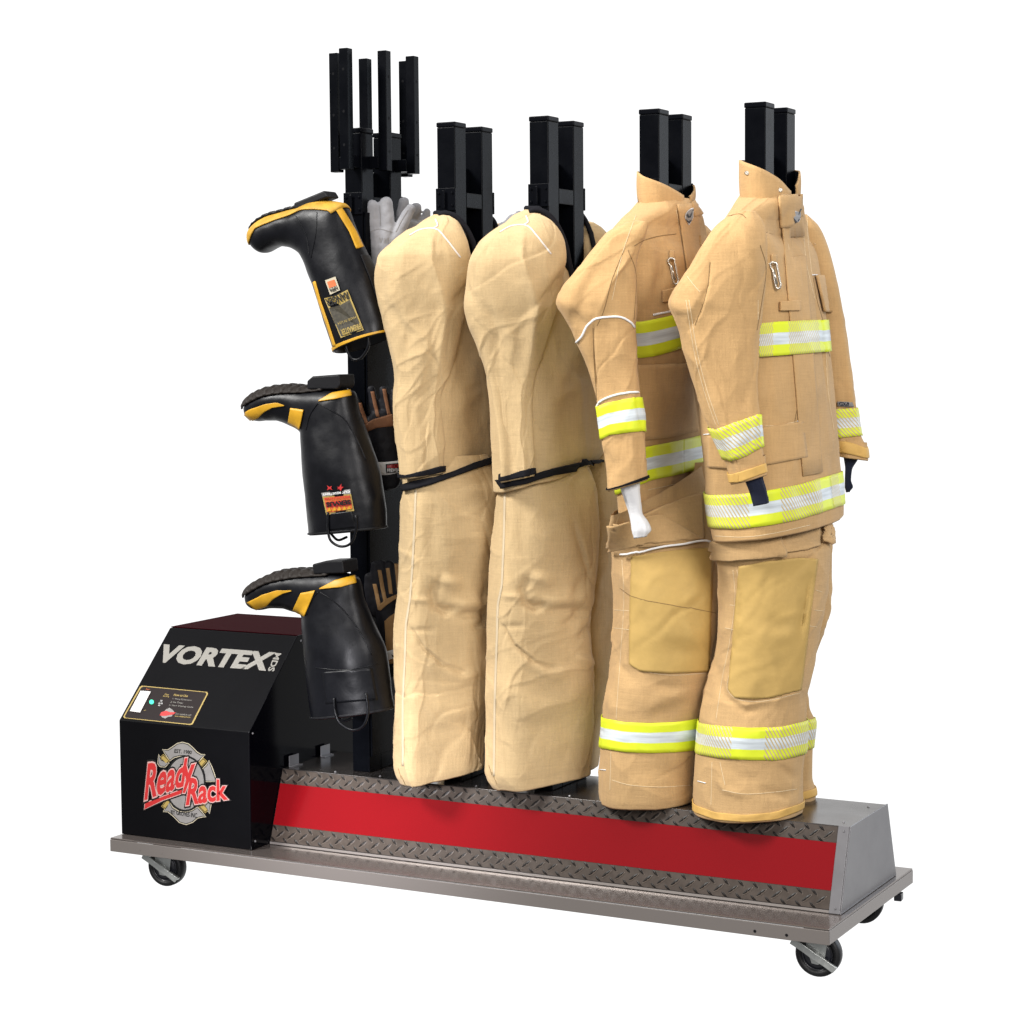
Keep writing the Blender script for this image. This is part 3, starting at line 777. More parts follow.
# boot and glove hanger on the first post: six square drying tubes around it
hang = []
xc, yc = POSTS[0]+PW/2, PY+(PG+PD)/2
ZH0, ZH1 = 1.655, 1.955
pxs = dict(H2=(345.5, 48.5), H4=(384, 51), H6=(412, 56.5), H1=(335.5, 53.5), H3=(365, 59), H5=(405, 61.5))
def atZ(px, py, z): return onplane(px, py, (0, 0, z), UP)
def cen(zz): return np.mean([atZ(*q, zz) for q in pxs.values()], 0)
lo, hi = 1.8+ZT, 2.2+ZT
zs = np.linspace(lo, hi, 200); ZH = zs[np.argmin([abs(cen(q)[1]-yc) for q in zs])]
print('hanger top z', ZH-ZT, 'centre', cen(ZH))
HB = None
for k, q in pxs.items():
    p = atZ(q[0], q[1], ZH); w = .024
    zb = ZH-.288
    # arm from the post out to this tube
    tx_ = min(max(p[0], POSTS[0]), POSTS[0]+PW); ty_ = min(max(p[1], PY), PY+PG+PD)
    dx, dy = p[0]-tx_, p[1]-ty_; ln = math.hypot(dx, dy); an = math.atan2(dy, dx)
    ML = Matrix.Translation((tx_, ty_, zb+.006)) @ Matrix.Rotation(an, 4, 'Z'); bm = bmesh.new(); box(bm, .0005, max(.003, ln-w/2-.001), -.011, .011, 0, .03, ML)
    HB = bm_obj('hanger_arm', bm, 'steel_black2', rack, bevel=.001)
    bm = bmesh.new(); box(bm, p[0]-w/2, p[0]+w/2, p[1]-w/2, p[1]+w/2, zb, ZH)
    o = bm_obj('hanger_tube', bm, 'steel_black', HB, bevel=.0012)
    for dz in (.05, .15, .23):
        bm = bmesh.new()
        if k in ('H2', 'H1', 'H5'): cyl(bm, (p[0], p[1]-w/2-.0004, ZH-dz), (p[0], p[1]-w/2+.002, ZH-dz), .0033, 12)
        else: cyl(bm, (p[0]+w/2-.002, p[1], ZH-dz-.012), (p[0]+w/2+.0004, p[1], ZH-dz-.012), .0033, 12)
        bm_obj('air_hole', bm, 'dark', o)
    hang.append((p, zb))
bm = bmesh.new(); box(bm, POSTS[0]+PW+.0006, POSTS[0]+PW+.006, PY+.004, PY+PG+PD-.004, Z(.22), Z(1.56)); bm_obj('glove_board', bm, 'steel_black', UPR[0], bevel=.001)
# ================================================================== sand coveralls (no sleeves worn: hung over the posts)
YC = PY+(PG+PD)/2            # middle of the uprights
def post_pt(i, dx=0., y=None): return (POSTS[i]+PW/2+dx, YC if y is None else y, 0)
def shift(pts, dx, dy): return [(a+dx, b+dy) for a, b in pts]

def coverall(i, label, K, seed):
    base = post_pt(i)
    t = thing('coverall', label, 'coverall', (base[0], base[1], Z(HR)), 'sand coveralls hanging on the posts')
    leg_near = loft(K['leg'], post_pt(i, 0, K.get('ly', .24)), 'view', seed=seed, fold=(.004, 4, 1.), wrk=(.003, 6, 5), ridge=(.003, 5, 3.5), creases=K['legcr'], n=3.2, rot=.48, crumple=(55, .0030, 70., 45.))
    far = K['far']
    leg_far = loft(far, post_pt(i, 0, .44), 'view', seed=seed+3, fold=(.007, 4, 1.), creases=(), n=2.4, nth=90, nt=120)
    torso = loft(K['torso'], base, 'xy', seed=seed+1, fold=(.010, 5, .6), wrk=(.003, 6, 4), ridge=(.004, 4, 2.5), creases=K['torsocr'], n=2.2, neck=(.17, 1.3, .42, .1))
    sleeve = loft(K['sleeve'], post_pt(i, -.01, .10), 'view', seed=seed+2, fold=(.006, 3.5, .7), wrk=(.003, 6, 4), ridge=(.004, 5, 2.5), creases=K['slcr'], n=2.5, top='cap')
    gmesh('trouser_leg', leg_near, 'coat', t); gmesh('trouser_leg', leg_far, 'coat', t); gmesh('body', torso, 'coat', t)
    gmesh('sleeve', sleeve, 'coat', t)
    # far sleeve: the near one mirrored across the post, pulled in a little
    V = np.array(sleeve.V); V[:, 1] = 2*YC-V[:, 1]-.03; c = V.mean(0); V[:, :2] = c[:2]+(V[:, :2]-c[:2])*.8; V[:, 0] += K.get('fdx', -.03)
    mesh_obj('sleeve', V, [f[::-1] for f in sleeve.F], 'coat', t)
    allg = [sleeve, torso, leg_near]
    lines('piping', allg, K['pipes'], .0021, 'piping', t, n=60)
    lines('stitching', allg, K['stitch'], .0007, 'stitchd', t, n=50)
    patch('zip', [leg_near], *K['zip'], 'zipm', t, nu=60, nv=4, off=.0008, thick=.0006)
    lines('seam', [leg_near], K['seams'], .0006, 'zipm', t, n=80)
    # dark binding round the neck opening
    P = torso.P[0]+torso.N[0]*.001; v, f = tube(P, .0062, 8, True); mesh_obj('neck_binding', v, f, 'black_cloth', t)
    P = [onplane(a, b, post_pt(i, -.01, .125)) for a, b in smoothpts(K['edge'][0], 40)]; v, f = tube(P, .0068, 10); mesh_obj('neck_binding', v, f, 'black_cloth', t)
    # dark webbing at the cuff and the waist
    ring_band('cuff_binding', sleeve, *K['cuff'], 'black_cloth', t, off=.003, nv=4, thick=.004)
    for tp, bt in K['belt']: patch('waist_strap', [torso, leg_near], tp, bt, 'black_cloth', t, nu=30, nv=4, off=.010, thick=.006)
    return t, dict(leg=leg_near, torso=torso, sleeve=sleeve)

# pixel outlines (height, left, right, depth ratio / half depth, slope) of the nearer one
K2 = dict(
    leg=[(452, 512, 574, .5), (470, 504, 588, .55), (490, 500, 595, .6), (520, 496, 597, .6), (560, 491, 594, .6), (600, 489, 590, .6), (632, 487, 588, .6), (665, 487, 590, .6), (700, 486, 591, .6), (740, 486, 590, .6), (766, 486, 589, .6, -.03), (774, 488, 588, .6, -.06), (780, 492, 588, .6, -.09)],
    far=[(446, 552, 612, .5), (475, 540, 619, .7), (500, 534, 621, .9), (540, 534, 618, .9), (580, 536, 618, .9), (620, 536, 618, .9), (660, 534, 614, .9), (700, 532, 608, .9), (740, 530, 601, .9), (765, 528, 598, .9, -.03)],
    torso=[(212, 528, 592, .125), (221, 515, 598, .17), (236, 501, 603, .21), (255, 492, 606, .23), (280, 487, 611, .25), (310, 486, 612, .25), (350, 490, 612, .24), (400, 494, 611, .23), (440, 496, 609, .22), (460, 497, 606, .21, -.12), (474, 498, 603, .21, -.25)],
    sleeve=[(214, 527, 541, .8), (220, 510, 551, .85), (232, 492, 560, .85), (247, 478, 564, .8), (265, 468, 564, .75), (285, 465, 562, .7), (305, 463, 557, .66), (320, 466, 552, .62), (345, 476, 545, .6), (380, 487, 533, .6), (410, 493, 530, .62), (440, 497, 531, .66), (468, 499, 532, .7, -.05), (478, 499, 533, .7, -.2)],
    torsocr=[([(570, 285), (545, 320), (530, 350)], .006, 6, 'l'), ([(585, 330), (560, 380), (545, 420)], .008, 9), ([(560, 340), (575, 370), (590, 380)], -.006, 6), ([(555, 400), (575, 385)], .005, 6), ([(592, 300), (596, 380), (594, 450)], -.01, 10)],
    slcr=[([(524, 228), (524, 258), (533, 292), (536, 305), (531, 340), (522, 400), (527, 440), (530, 476)], .012, 15, 'c'), ([(497, 238), (490, 275), (500, 330), (505, 400), (512, 450)], .005, 12, 'c'), ([(536, 302), (552, 290), (566, 262)], -.006, 6, 'c'), ([(523, 255), (524, 262), (531, 285), (536, 305), (531, 340), (527, 380)], .007, 6, 'g'), ([(523, 235), (522, 258), (528, 275)], .006, 6, 'l'), ([(480, 300), (500, 330), (495, 360)], -.006, 6), ([(548, 285), (560, 265), (566, 245)], .005, 6), ([(540, 305), (552, 292), (562, 275)], -.006, 5),
          ([(474, 260), (472, 290), (480, 318)], -.005, 5), ([(500, 310), (512, 345), (508, 400)], .005, 8)],
    legcr=[([(535, 486), (545, 530), (540, 570)], .005, 16, 'c'), ([(503, 500), (510, 560), (520, 600)], -.004, 10, 'c'), ([(575, 500), (588, 560), (583, 590)], .006, 8, 'c'), ([(540, 690), (560, 740), (550, 780)], .004, 14, 'c'), ([(585, 690), (572, 740), (560, 778)], -.005, 12, 'c'), ([(530, 577), (524, 590), (527, 602), (540, 606)], -.012, 5, 'g'), ([(530, 575), (545, 580), (548, 588)], .010, 6), ([(527, 604), (536, 609), (546, 603)], -.013, 3.6), ([(540, 604), (565, 598), (588, 600)], .010, 7), ([(545, 611), (570, 610), (590, 612)], -.008, 5), ([(503, 626), (515, 645), (535, 662), (555, 668)], -.012, 4.5, 'l'), ([(508, 640), (528, 662), (552, 676), (575, 668)], .008, 6), ([(500, 627), (525, 626)], -.004, 3), ([(502, 596), (524, 597)], .004, 3),
           ([(572, 520), (582, 550), (592, 585)], -.010, 5, 'l'), ([(586, 575), (575, 596), (583, 620)], -.010, 6), ([(565, 625), (585, 612)], -.009, 4), ([(580, 640), (590, 625)], -.009, 4), ([(575, 655), (592, 665)], .007, 5), ([(520, 500), (522, 560)], -.006, 9), ([(560, 500), (570, 540), (575, 570)], .005, 9), ([(500, 690), (540, 712), (580, 690)], .006, 11), ([(510, 730), (550, 722), (585, 735)], -.004, 10)],
    pipes=[[(526, 216), (528, 222), (524, 225)], [(500, 232), (512, 226), (527, 226), (537, 236), (551, 254)]],
    stitch=[[(492, 775), (489, 765)], [(497, 784), (492, 772)]],
    zip=([(504, 492), (503, 540), (501, 585), (497, 605), (496, 640), (494, 700), (493, 776)], [(506, 492), (505, 540), (503, 585), (499, 605), (498, 640), (496, 700), (495, 776)]),
    seams=[[(504, 492), (503, 540), (501, 585), (497, 605), (496, 640), (494, 700), (493, 776)]],
    edge=[[(529, 212), (536, 210), (546, 213), (554, 221), (561, 233), (566, 247), (569, 262), (573, 280)]],
    cuff=([(501, 477), (512, 474), (531, 468)], [(501, 484), (512, 481), (531, 475)]),
    belt=[([(499, 480), (520, 478), (550, 468), (575, 462), (596, 458)], [(505, 489), (525, 483), (552, 474), (577, 469), (596, 463)]), ([(594, 459), (601, 457)], [(594, 464), (601, 464)])],
)
DX, DY = -90.5, 3.5
def move(K, dx, dy):
    out = {}
    for k, v in K.items():
        if k in ('leg', 'far', 'torso', 'sleeve'): out[k] = [(a[0]+dy, a[1]+dx, a[2]+dx)+tuple(a[3:]) for a in v]
        elif k in ('torsocr', 'slcr', 'legcr'): out[k] = [(shift(c[0], dx, dy),)+tuple(c[1:]) for c in v]
        elif k in ('pipes', 'stitch', 'seams', 'edge'): out[k] = [shift(c, dx, dy) for c in v]
        elif k in ('zip', 'cuff'): out[k] = tuple(shift(c, dx, dy) for c in v)
        elif k == 'belt': out[k] = [tuple(shift(c, dx, dy) for c in b) for b in v]
        else: out[k] = v
    return out
K1 = move(K2, DX, DY)
K1.update(ly=.175,
    leg=[(455, 422, 484, .5), (472, 412, 492, .55), (492, 405, 499, .6), (525, 402, 497, .6), (560, 402, 492, .6), (600, 400, 488, .6), (632, 397, 487, .6), (665, 396, 486, .6), (700, 396, 484, .6), (740, 396, 483, .6), (760, 396, 482, .6, -.04), (769, 398, 482, .6, -.09), (775, 402, 481, .6, -.14)],
    sleeve=[(216, 436, 450, .8), (222, 424, 458, .85), (232, 406, 463, .85), (244, 392, 467, .8), (258, 379, 469, .75), (275, 376, 470, .7), (300, 378, 466, .66), (320, 382, 461, .62), (345, 387, 456, .6), (380, 393, 443, .6), (400, 392, 438, .62), (430, 396, 440, .66), (462, 402, 441, .7, -.03), (475, 403, 442, .7, -.14)],
    torso=[(a[0]+4, a[1]-90, a[2]-92)+tuple(a[3:]) for a in K2['torso']],
    zip=([(415, 490), (413, 540), (411, 575), (409, 600), (405, 625), (404, 660), (402, 700), (402, 766)], [(417, 490), (415, 540), (413, 575), (411, 600), (407, 625), (406, 660), (404, 700), (404, 766)]),
    seams=[[(415, 490), (413, 540), (411, 575), (409, 600), (405, 625), (404, 660), (402, 700), (402, 766)]],
    cuff=([(406, 475), (420, 471.5), (440, 466)], [(406, 482), (420, 478), (440, 472)]),
    belt=[([(401, 487), (425, 481), (450, 473), (475, 463), (495, 457)], [(402, 493), (427, 487), (452, 478), (477, 469), (497, 463)])],
)
cov1, G1 = coverall(1, 'sand cloth coverall with black waist strap, beside the boots, left of the other coverall', K1, 1.3)
cov2, G2 = coverall(2, 'sand cloth coverall with black waist strap, hanging just left of the jackets', K2, 2.9)
# ================================================================== jackets and the trousers under them
def cut_tube(name, runs, r, m, parent):
    V, F = merge(*[tube(q, r, 8) for q in runs]); return mesh_obj(name, V, F, m, parent)

def trousers(i, label, K, seed, bandm, striped):
    base = post_pt(i)
    t = thing('bunker_trousers', label, 'trousers', (base[0], base[1], Z(HR)), 'bunker trousers under the jackets')
    near = loft(K['near'], post_pt(i, K.get('ndx', 0), .25), 'view', seed=seed, fold=(.005, 4, 1.), wrk=(.0035, 6, 6), ridge=(.004, 5, 4), creases=K['cr'], n=2.5, rot=(1.0, .2, .28), crumple=(40, .0026, 70., 40.))
    far = loft(K['far'], post_pt(i, K.get('fdx', 0), .42), 'view', seed=seed+2, fold=(.005, 4, 1.), n=2.4, nth=100, nt=130)
    ln = gmesh('trouser_leg', near, 'trouser', t); lf = gmesh('trouser_leg', far, 'trouser', t)
    for g, b in ((near, K['band']), (far, K['bandf'])): ring_band('reflective_band', g, b[0], b[1], bandm, t, off=.003)
    pat = patch('knee_patch', [near], *K['knee'], 'knee', t, nu=30, nv=50, off=.0035, thick=.003)
    if K.get('hem'):
        for g, b in ((near, K['hem']), (far, K['hemf'])): ring_band('hem_binding', g, b[0], b[1], 'hemleather', t, off=.002, thick=.002)
    lines('stitching', [near], K['stitch'], .0007, 'stitch', t, n=60, off=.0002)
    if K.get('tack'): lines('bar_tack', [near], K['tack'], .0012, 'white', t, n=6, off=.001)
    if K.get('kneeseam'): lines('knee_seam', [near], K['kneeseam'], .0007, 'stitchd', t, n=40, off=.0052)
    for nm, tp, bt, o, th in K['flaps']: patch(nm, [near], tp, bt, 'trouser', t, nu=30, nv=18, off=o, thick=th)
    if K.get('pipe'): lines('piping', [near], K['pipe'], .0024, 'white', t, n=50, off=K.get('pipeoff', .002))
    return t, near, far

T4 = dict(
    near=[(490, 609, 705, .25, -.42), (508, 606, 709, .3, -.36), (528, 606, 712, .5, -.18), (552, 611, 713, .8, 0), (580, 613, 716, .95), (602, 614, 718, 1.), (625, 613, 719, 1.), (650, 611, 717, .95), (675, 608, 712, .95), (700, 605, 705, .95), (722, 603, 701, .95), (752, 600, 697, .95), (778, 598, 695, .95), (792, 598, 695, .95, -.02), (799, 599, 694, .95, -.02)],
    far=[(462, 660, 705, .6), (540, 640, 722, .8), (600, 645, 724, .9), (660, 640, 722, .9), (720, 634, 710, .9), (760, 630, 706, .9), (785, 628, 704, .9)],
    band=([(604, 718), (625, 722), (650, 723), (675, 722), (699, 718)], [(601, 748), (625, 752), (650, 753), (675, 752), (696, 750)]),
    bandf=([(670, 712), (700, 708)], [(670, 742), (700, 738)]),
    knee=([(632, 556), (660, 552), (690, 549), (712, 548)], [(630, 664), (640, 671), (670, 673), (708, 671)]),
    kneeseam=[[(622, 588), (636, 597), (660, 603), (690, 608), (714, 613)]],
    stitch=[[(622, 560), (624, 600), (621, 650), (618, 690), (616, 720)], [(634, 560), (636, 610), (633, 650), (640, 668), (668, 675), (706, 673)], [(612, 780), (630, 785), (660, 787), (692, 785)], [(611, 752), (610, 790)], [(614, 628), (632, 630)], [(614, 610), (634, 611)]],
    tack=[[(600, 769.5), (606, 770)]],
    flaps=[('pocket', [(640, 514), (662, 505), (690, 496), (700, 494)], [(640, 547), (662, 546), (690, 545), (702, 541)], .006, .006),
           ('pocket_flap', [(611, 524), (625, 519), (640, 515), (655, 513)], [(609, 550), (625, 546), (640, 544), (700, 541)], .012, .004)],
    pipe=[[(625, 553), (650, 549), (675, 546), (700, 543), (709, 545)]], pipeoff=.014,
    cr=[([(615, 560), (618, 600), (612, 640)], -.004, 5), ([(625, 690), (650, 705), (690, 690)], .005, 10), ([(640, 680), (670, 688), (700, 682)], -.004, 6), ([(650, 715), (690, 700)], -.004, 6), ([(614, 640), (620, 665), (632, 680)], -.004, 4), ([(608, 690), (615, 715)], .004, 5), ([(660, 640), (700, 655)], -.003, 9), ([(630, 775), (660, 770), (690, 778)], -.003, 8)],
)
T5 = dict(
    near=[(474, 746, 800, .25), (500, 726, 820, .28), (520, 717, 827, .35), (534, 716, 829, .6), (550, 718, 829, .9), (572, 721, 827, .9), (600, 722, 824, .95), (630, 720, 819, 1.), (655, 716, 814, 1.), (680, 710, 808, 1.), (700, 705, 803, 1.), (722, 700, 803, 1.), (750, 698, 802, 1.), (775, 696, 800, 1.), (795, 695, 800, 1.), (810, 694, 799, 1., -.03)],
    far=[(470, 780, 816, .5), (540, 768, 830, .85), (575, 766, 829, .9), (610, 764, 826, .9), (650, 756, 817, .9), (685, 750, 806, .9), (705, 748, 808, .9), (722, 746, 814, .9), (748, 742, 812, .9), (775, 738, 811, .9), (790, 736, 814, .9), (802, 736, 812, .9, -.05)],
    band=([(701, 723), (720, 726), (750, 728), (780, 727), (800, 722)], [(698, 754), (720, 758), (750, 760), (780, 760), (800, 755)]),
    bandf=([(804, 720), (808, 719.5), (813, 718.5)], [(804, 750), (808, 749.5), (811, 748.5)]),
    knee=([(740, 566), (765, 561), (800, 557), (817, 559)], [(729, 690), (735, 698), (765, 699), (800, 690)]),
    hem=([(696, 805), (715, 812), (745, 815), (775, 812), (798, 804)], [(695, 812), (715, 819.5), (745, 822), (775, 819.5), (798, 811)]),
    hemf=([(802, 792), (812, 789)], [(802, 800), (811, 797)]),
    stitch=[[(733, 570), (735, 600), (730, 640), (722, 680), (716, 720)], [(737, 570), (742, 600), (738, 640), (728, 680), (729, 692), (740, 700), (765, 701), (800, 693)], [(722, 790), (745, 794), (775, 792), (797, 789)], [(712, 762), (711, 805)], [(816, 590), (822, 592)], [(814, 610), (823, 611)], [(803, 625), (817, 627)], [(730, 605), (742, 606)], [(725, 628), (740, 631)], [(815, 570), (811, 600), (806, 640), (803, 680)], [(720, 762), (725, 785)]],
    tack=[[(698, 781), (706, 783)]],
    flaps=[('pocket', [(760, 533), (785, 530), (805, 526), (818, 524)], [(764, 555), (785, 553), (805, 551), (818, 547)], .006, .006),
           ('pocket_flap', [(716, 540), (735, 536), (760, 532), (777, 535)], [(713, 559), (735, 560), (760, 557), (784, 554)], .013, .005),
           ('pocket_flap', [(820, 514), (823, 513), (826, 512), (829, 511)], [(822, 545), (825, 545), (828, 545), (830, 543)], .012, .004)],
    cr=[([(735, 570), (742, 600), (735, 640), (725, 680)], -.007, 4, 'l'), ([(812, 575), (806, 610), (800, 640)], -.009, 4, 'l'), ([(730, 695), (745, 705), (775, 700), (803, 690)], .006, 5, 'l'), ([(728, 698), (745, 712), (760, 708)], -.006, 4), ([(722, 585), (727, 610), (722, 640)], .005, 4), ([(716, 660), (722, 690), (730, 705)], -.005, 4), ([(715, 779), (725, 790), (745, 796)], .005, 4), ([(760, 790), (785, 796), (797, 790)], -.005, 5), ([(780, 765), (795, 780)], -.005, 5), ([(760, 620), (790, 630)], -.003, 9), ([(770, 640), (800, 632)], .003, 7), ([(724, 762), (740, 778), (760, 780)], -.003, 6)],
)
tr4, N4, F4 = trousers(3, 'tan bunker trousers with plain lime and silver ankle band, left pair under the jackets', T4, 5.1, 'band', False)
tr5, N5, F5 = trousers(4, 'tan bunker trousers with striped ankle bands and ochre hem, rightmost on the rack', T5, 6.4, 'band2', True)

def collar(name, i, parent, zbase, ztop, ax, ay, m, seed, dx=0., thick=.0045, flare=.004, gap=.12, mb='dark'):
    """standing collar open at the front: (angle, pixel height) lists give its lower and upper edge; angle 0 faces along the base"""
    nA, nH = 90, 14; c = np.array(post_pt(i, dx)); ang = np.linspace(gap, 2*math.pi-gap, nA)
    zb = np.interp(np.degrees(ang), *zip(*zbase)); zt = np.interp(np.degrees(ang), *zip(*ztop)); V, F = [], []
    k5 = np.ones(7)/7
    sm = lambda y: np.convolve(np.r_[[y[0]]*3, y, [y[-1]]*3], k5, 'valid')
    zb, zt = sm(zb), sm(zt)
    for a in range(nA):
        for h in range(nH+1):
            f = h/nH; bulge = math.sin(f*math.pi)*.004; fl = 1+flare/ax*f
            p = c+np.array([math.cos(ang[a])*(ax*fl+bulge), math.sin(ang[a])*(ay*fl+bulge), 0])
            py = zb[a]+(zt[a]-zb[a])*f
            p[2] = onplane(project(p[None])[0][0], py, p)[2]
            w = .004*noise3(np.array([[math.cos(ang[a])*2.2+seed, math.sin(ang[a])*2.2, f*1.5]]))[0]
            V.append(p+np.array([math.cos(ang[a])*w, math.sin(ang[a])*w, 0]))
    for a in range(nA-1):
        for h in range(nH):
            F.append((a*(nH+1)+h, (a+1)*(nH+1)+h, (a+1)*(nH+1)+h+1, a*(nH+1)+h+1))
    o = mesh_obj(name, V, F, m, parent)
    s = o.modifiers.new('solid', 'SOLIDIFY'); s.thickness = thick; s.offset = -1
    B = BVHTree.FromPolygons([Vector(v) for v in V], F)
    # dark lining just inside
    V2 = []
    for a in range(nA):
        for h in range(nH+1):
            p = np.array(V[a*(nH+1)+h]); d = p-c; d[2] = 0; V2.append(p-d/np.linalg.norm(d)*(thick+.0015)-np.array([0, 0, .002]))
    mesh_obj('collar_lining', V2, [f[::-1] for f in F], 'black_cloth', o)
    return o, B

def hook(parent, px, py, s, bv):
    """snap hook hanging on a cloth loop"""
    p = hit(bv, px, py, .004); n = -F0*.003
    q = lambda a, b: (px+a*s, py+b*s)
    o = patch('hook_loop', bv, [q(-2.4, -8), q(1.6, -8)], [q(-2.4, 1), q(2.4, 1)], 'jacket', parent, nu=4, nv=6, off=.004, thick=.003)
    pl = [q(-2.2, 3), q(-2.6, 0), q(0, -1.4), q(3, -.5), q(3.4, 3), q(4.6, 8), q(5.6, 14), q(6.6, 18), q(5.8, 21.5), q(3.2, 21.5), q(1.8, 18), q(.6, 12), q(-.4, 6), q(-2.2, 3)]
    P = [onplane(a, b, p-F0*.006) for a, b in smoothpts(pl, 60)]
    gt = [onplane(*q(a, b), p-F0*.006) for a, b in ((0, 5), (2, 12), (3.6, 18))]
    V, F = merge(tube(P, .0024*s, 8), tube(gt, .0022*s, 8))
    mesh_obj('snap_hook', V, F, 'brass', parent)

def jacket(i, label, K, seed, bandm):
    base = post_pt(i)
    t = thing('bunker_jacket', label, 'jacket', (base[0], base[1], Z(HR+.7)), 'bunker jackets hanging on the posts')
    torso = loft(K['torso'], base, 'xy', seed=seed, fold=(.008, 4.5, .7), wrk=(.003, 5, 4), ridge=(.004, 4, 2.4), creases=K['tcr'], n=2.25, nt=250, crumple=(30, .0024, 78., 24.))
    sl = loft(K['sleeve'], post_pt(i, K.get('sdx', -.02), .0), 'view', seed=seed+1, fold=(.005, 3.5, .7), wrk=(.0035, 6, 5), ridge=(.004, 5, 3), creases=K['scr'], n=2.4, top='cap', nt=240, crumple=(26, .0026, 76., 20.))
    gmesh('body', torso, 'jacket', t); gmesh('sleeve', sl, 'jacket', t)
    fs = loft(K['fsleeve'], post_pt(i, 0, .56), 'view', seed=seed+2, fold=(.005, 3.5, .7), wrk=(.003, 6, 5), ridge=(.004, 5, 3), n=2.4, top='cap', nt=130, nth=100, crumple=(18, .002, 75., 25.))
    gmesh('sleeve', fs, 'jacket', t)
    for g, (a, b) in K['bands']:
        G = dict(t=torso, s=sl, f=fs)[g]; ring_band('reflective_band', G, a, b, bandm, t, off=.0035)
    for g, a, b in K.get('chest', ()): patch('reflective_band', [torso], a, b, bandm, t, nu=40, nv=10, off=.0075, thick=.002)
    for g, a, b in K.get('cuffs', ()): ring_band('cuff_binding', dict(s=sl, f=fs)[g], a, b, 'hemleather' if i == 4 else 'black_cloth', t, off=.0025, thick=.002)
    al = [torso, sl, fs]
    for nm, gg, tp, bt, o, th in K['flaps']: patch(nm, [torso] if gg == 't' else al, tp, bt, 'jacket', t, nu=30, nv=14, off=o, thick=th)
    lines('stitching', al, K['stitch'], .0007, 'stitch', t, n=70, off=.0002)
    lines('seam', al, K['seam'], .0009, 'stitchd', t, n=60, off=.0002)
    if K.get('pipe'): lines('piping', al, K['pipe'], .0026, 'white', t, n=60, off=.0015)
    if K.get('tack'): lines('bar_tack', al, K['tack'], .0013, 'white', t, n=6, off=.0012)
    hook(t, *K['hook'], [torso])
    co, cb = collar('collar', i, t, K['cz'], K['ct'], *K['cr'], 'jacket', seed, dx=K.get('cdx', 0.), gap=K.get('gap', .12))
    tab = patch('collar_tab', [cb, torso], *K['tab'], 'jacket', t, nu=14, nv=10, off=.005, thick=.004)
    bdg = K['badge']; bx, by, bs = bdg
    out = [(-.9, -5), (2.5, -7.5), (6.5, -8.5), (5.2, -4), (5.0, 1), (2.6, 6), (.6, 8.5), (-.8, 5.5), (-3.6, 1.5), (-3.0, -2.5)]
    it = [([(bx+a*bs, by+b*bs) for a, b in out], 'white', 0), ([(bx+a*bs*.9+.1, by+b*bs*.9) for a, b in out], 'greyp', .0004)]
    it.append(([(bx+a*bs, by+b*bs) for a, b in [(-1.8, -1), (-.2, 1.2), (2.2, .2), (5.4, -6.5), (3.9, -6.2), (2.0, -1.2), (.4, -.4), (-.6, -3)]], 'blackp', .0008))
    it.append(([(bx+a*bs, by+b*bs) for a, b in [(-2.6, 1.6), (.4, 4.4), (3.4, 2.4), (3.2, 3.8), (.6, 6.2), (-1.2, 4.6)]], 'navy', .0008))
    poly_on(it, [cb, torso], t, 'collar_badge', .0065)
    for (sx, sy) in K.get('snaps', ()):
        h = hit([cb, torso], sx, sy, .0005); d = Vector(-F0)
        if h is None: continue
        bm = bmesh.new(); cyl(bm, Vector(h), Vector(h)+d*.003, .0052, 16, .0042); cyl(bm, Vector(h)+d*.003, Vector(h)+d*.0042, .0026, 12)
        bm_obj('snap', bm, 'brass', co, smooth=False)
    return t, torso, sl, fs

def wristlet(name, parent, pts, pt, m, seed=0., ratio=.7):
    G = loft(pts, pt, 'view', seed=seed, fold=(.0012, 6, .2), wrk=(.001, 20, 20), ridge=(.0005, 9, 9), n=2.3, nth=48, nt=60, top='cap', hem=.01, crumple=None)
    return gmesh(name, G, m, parent)

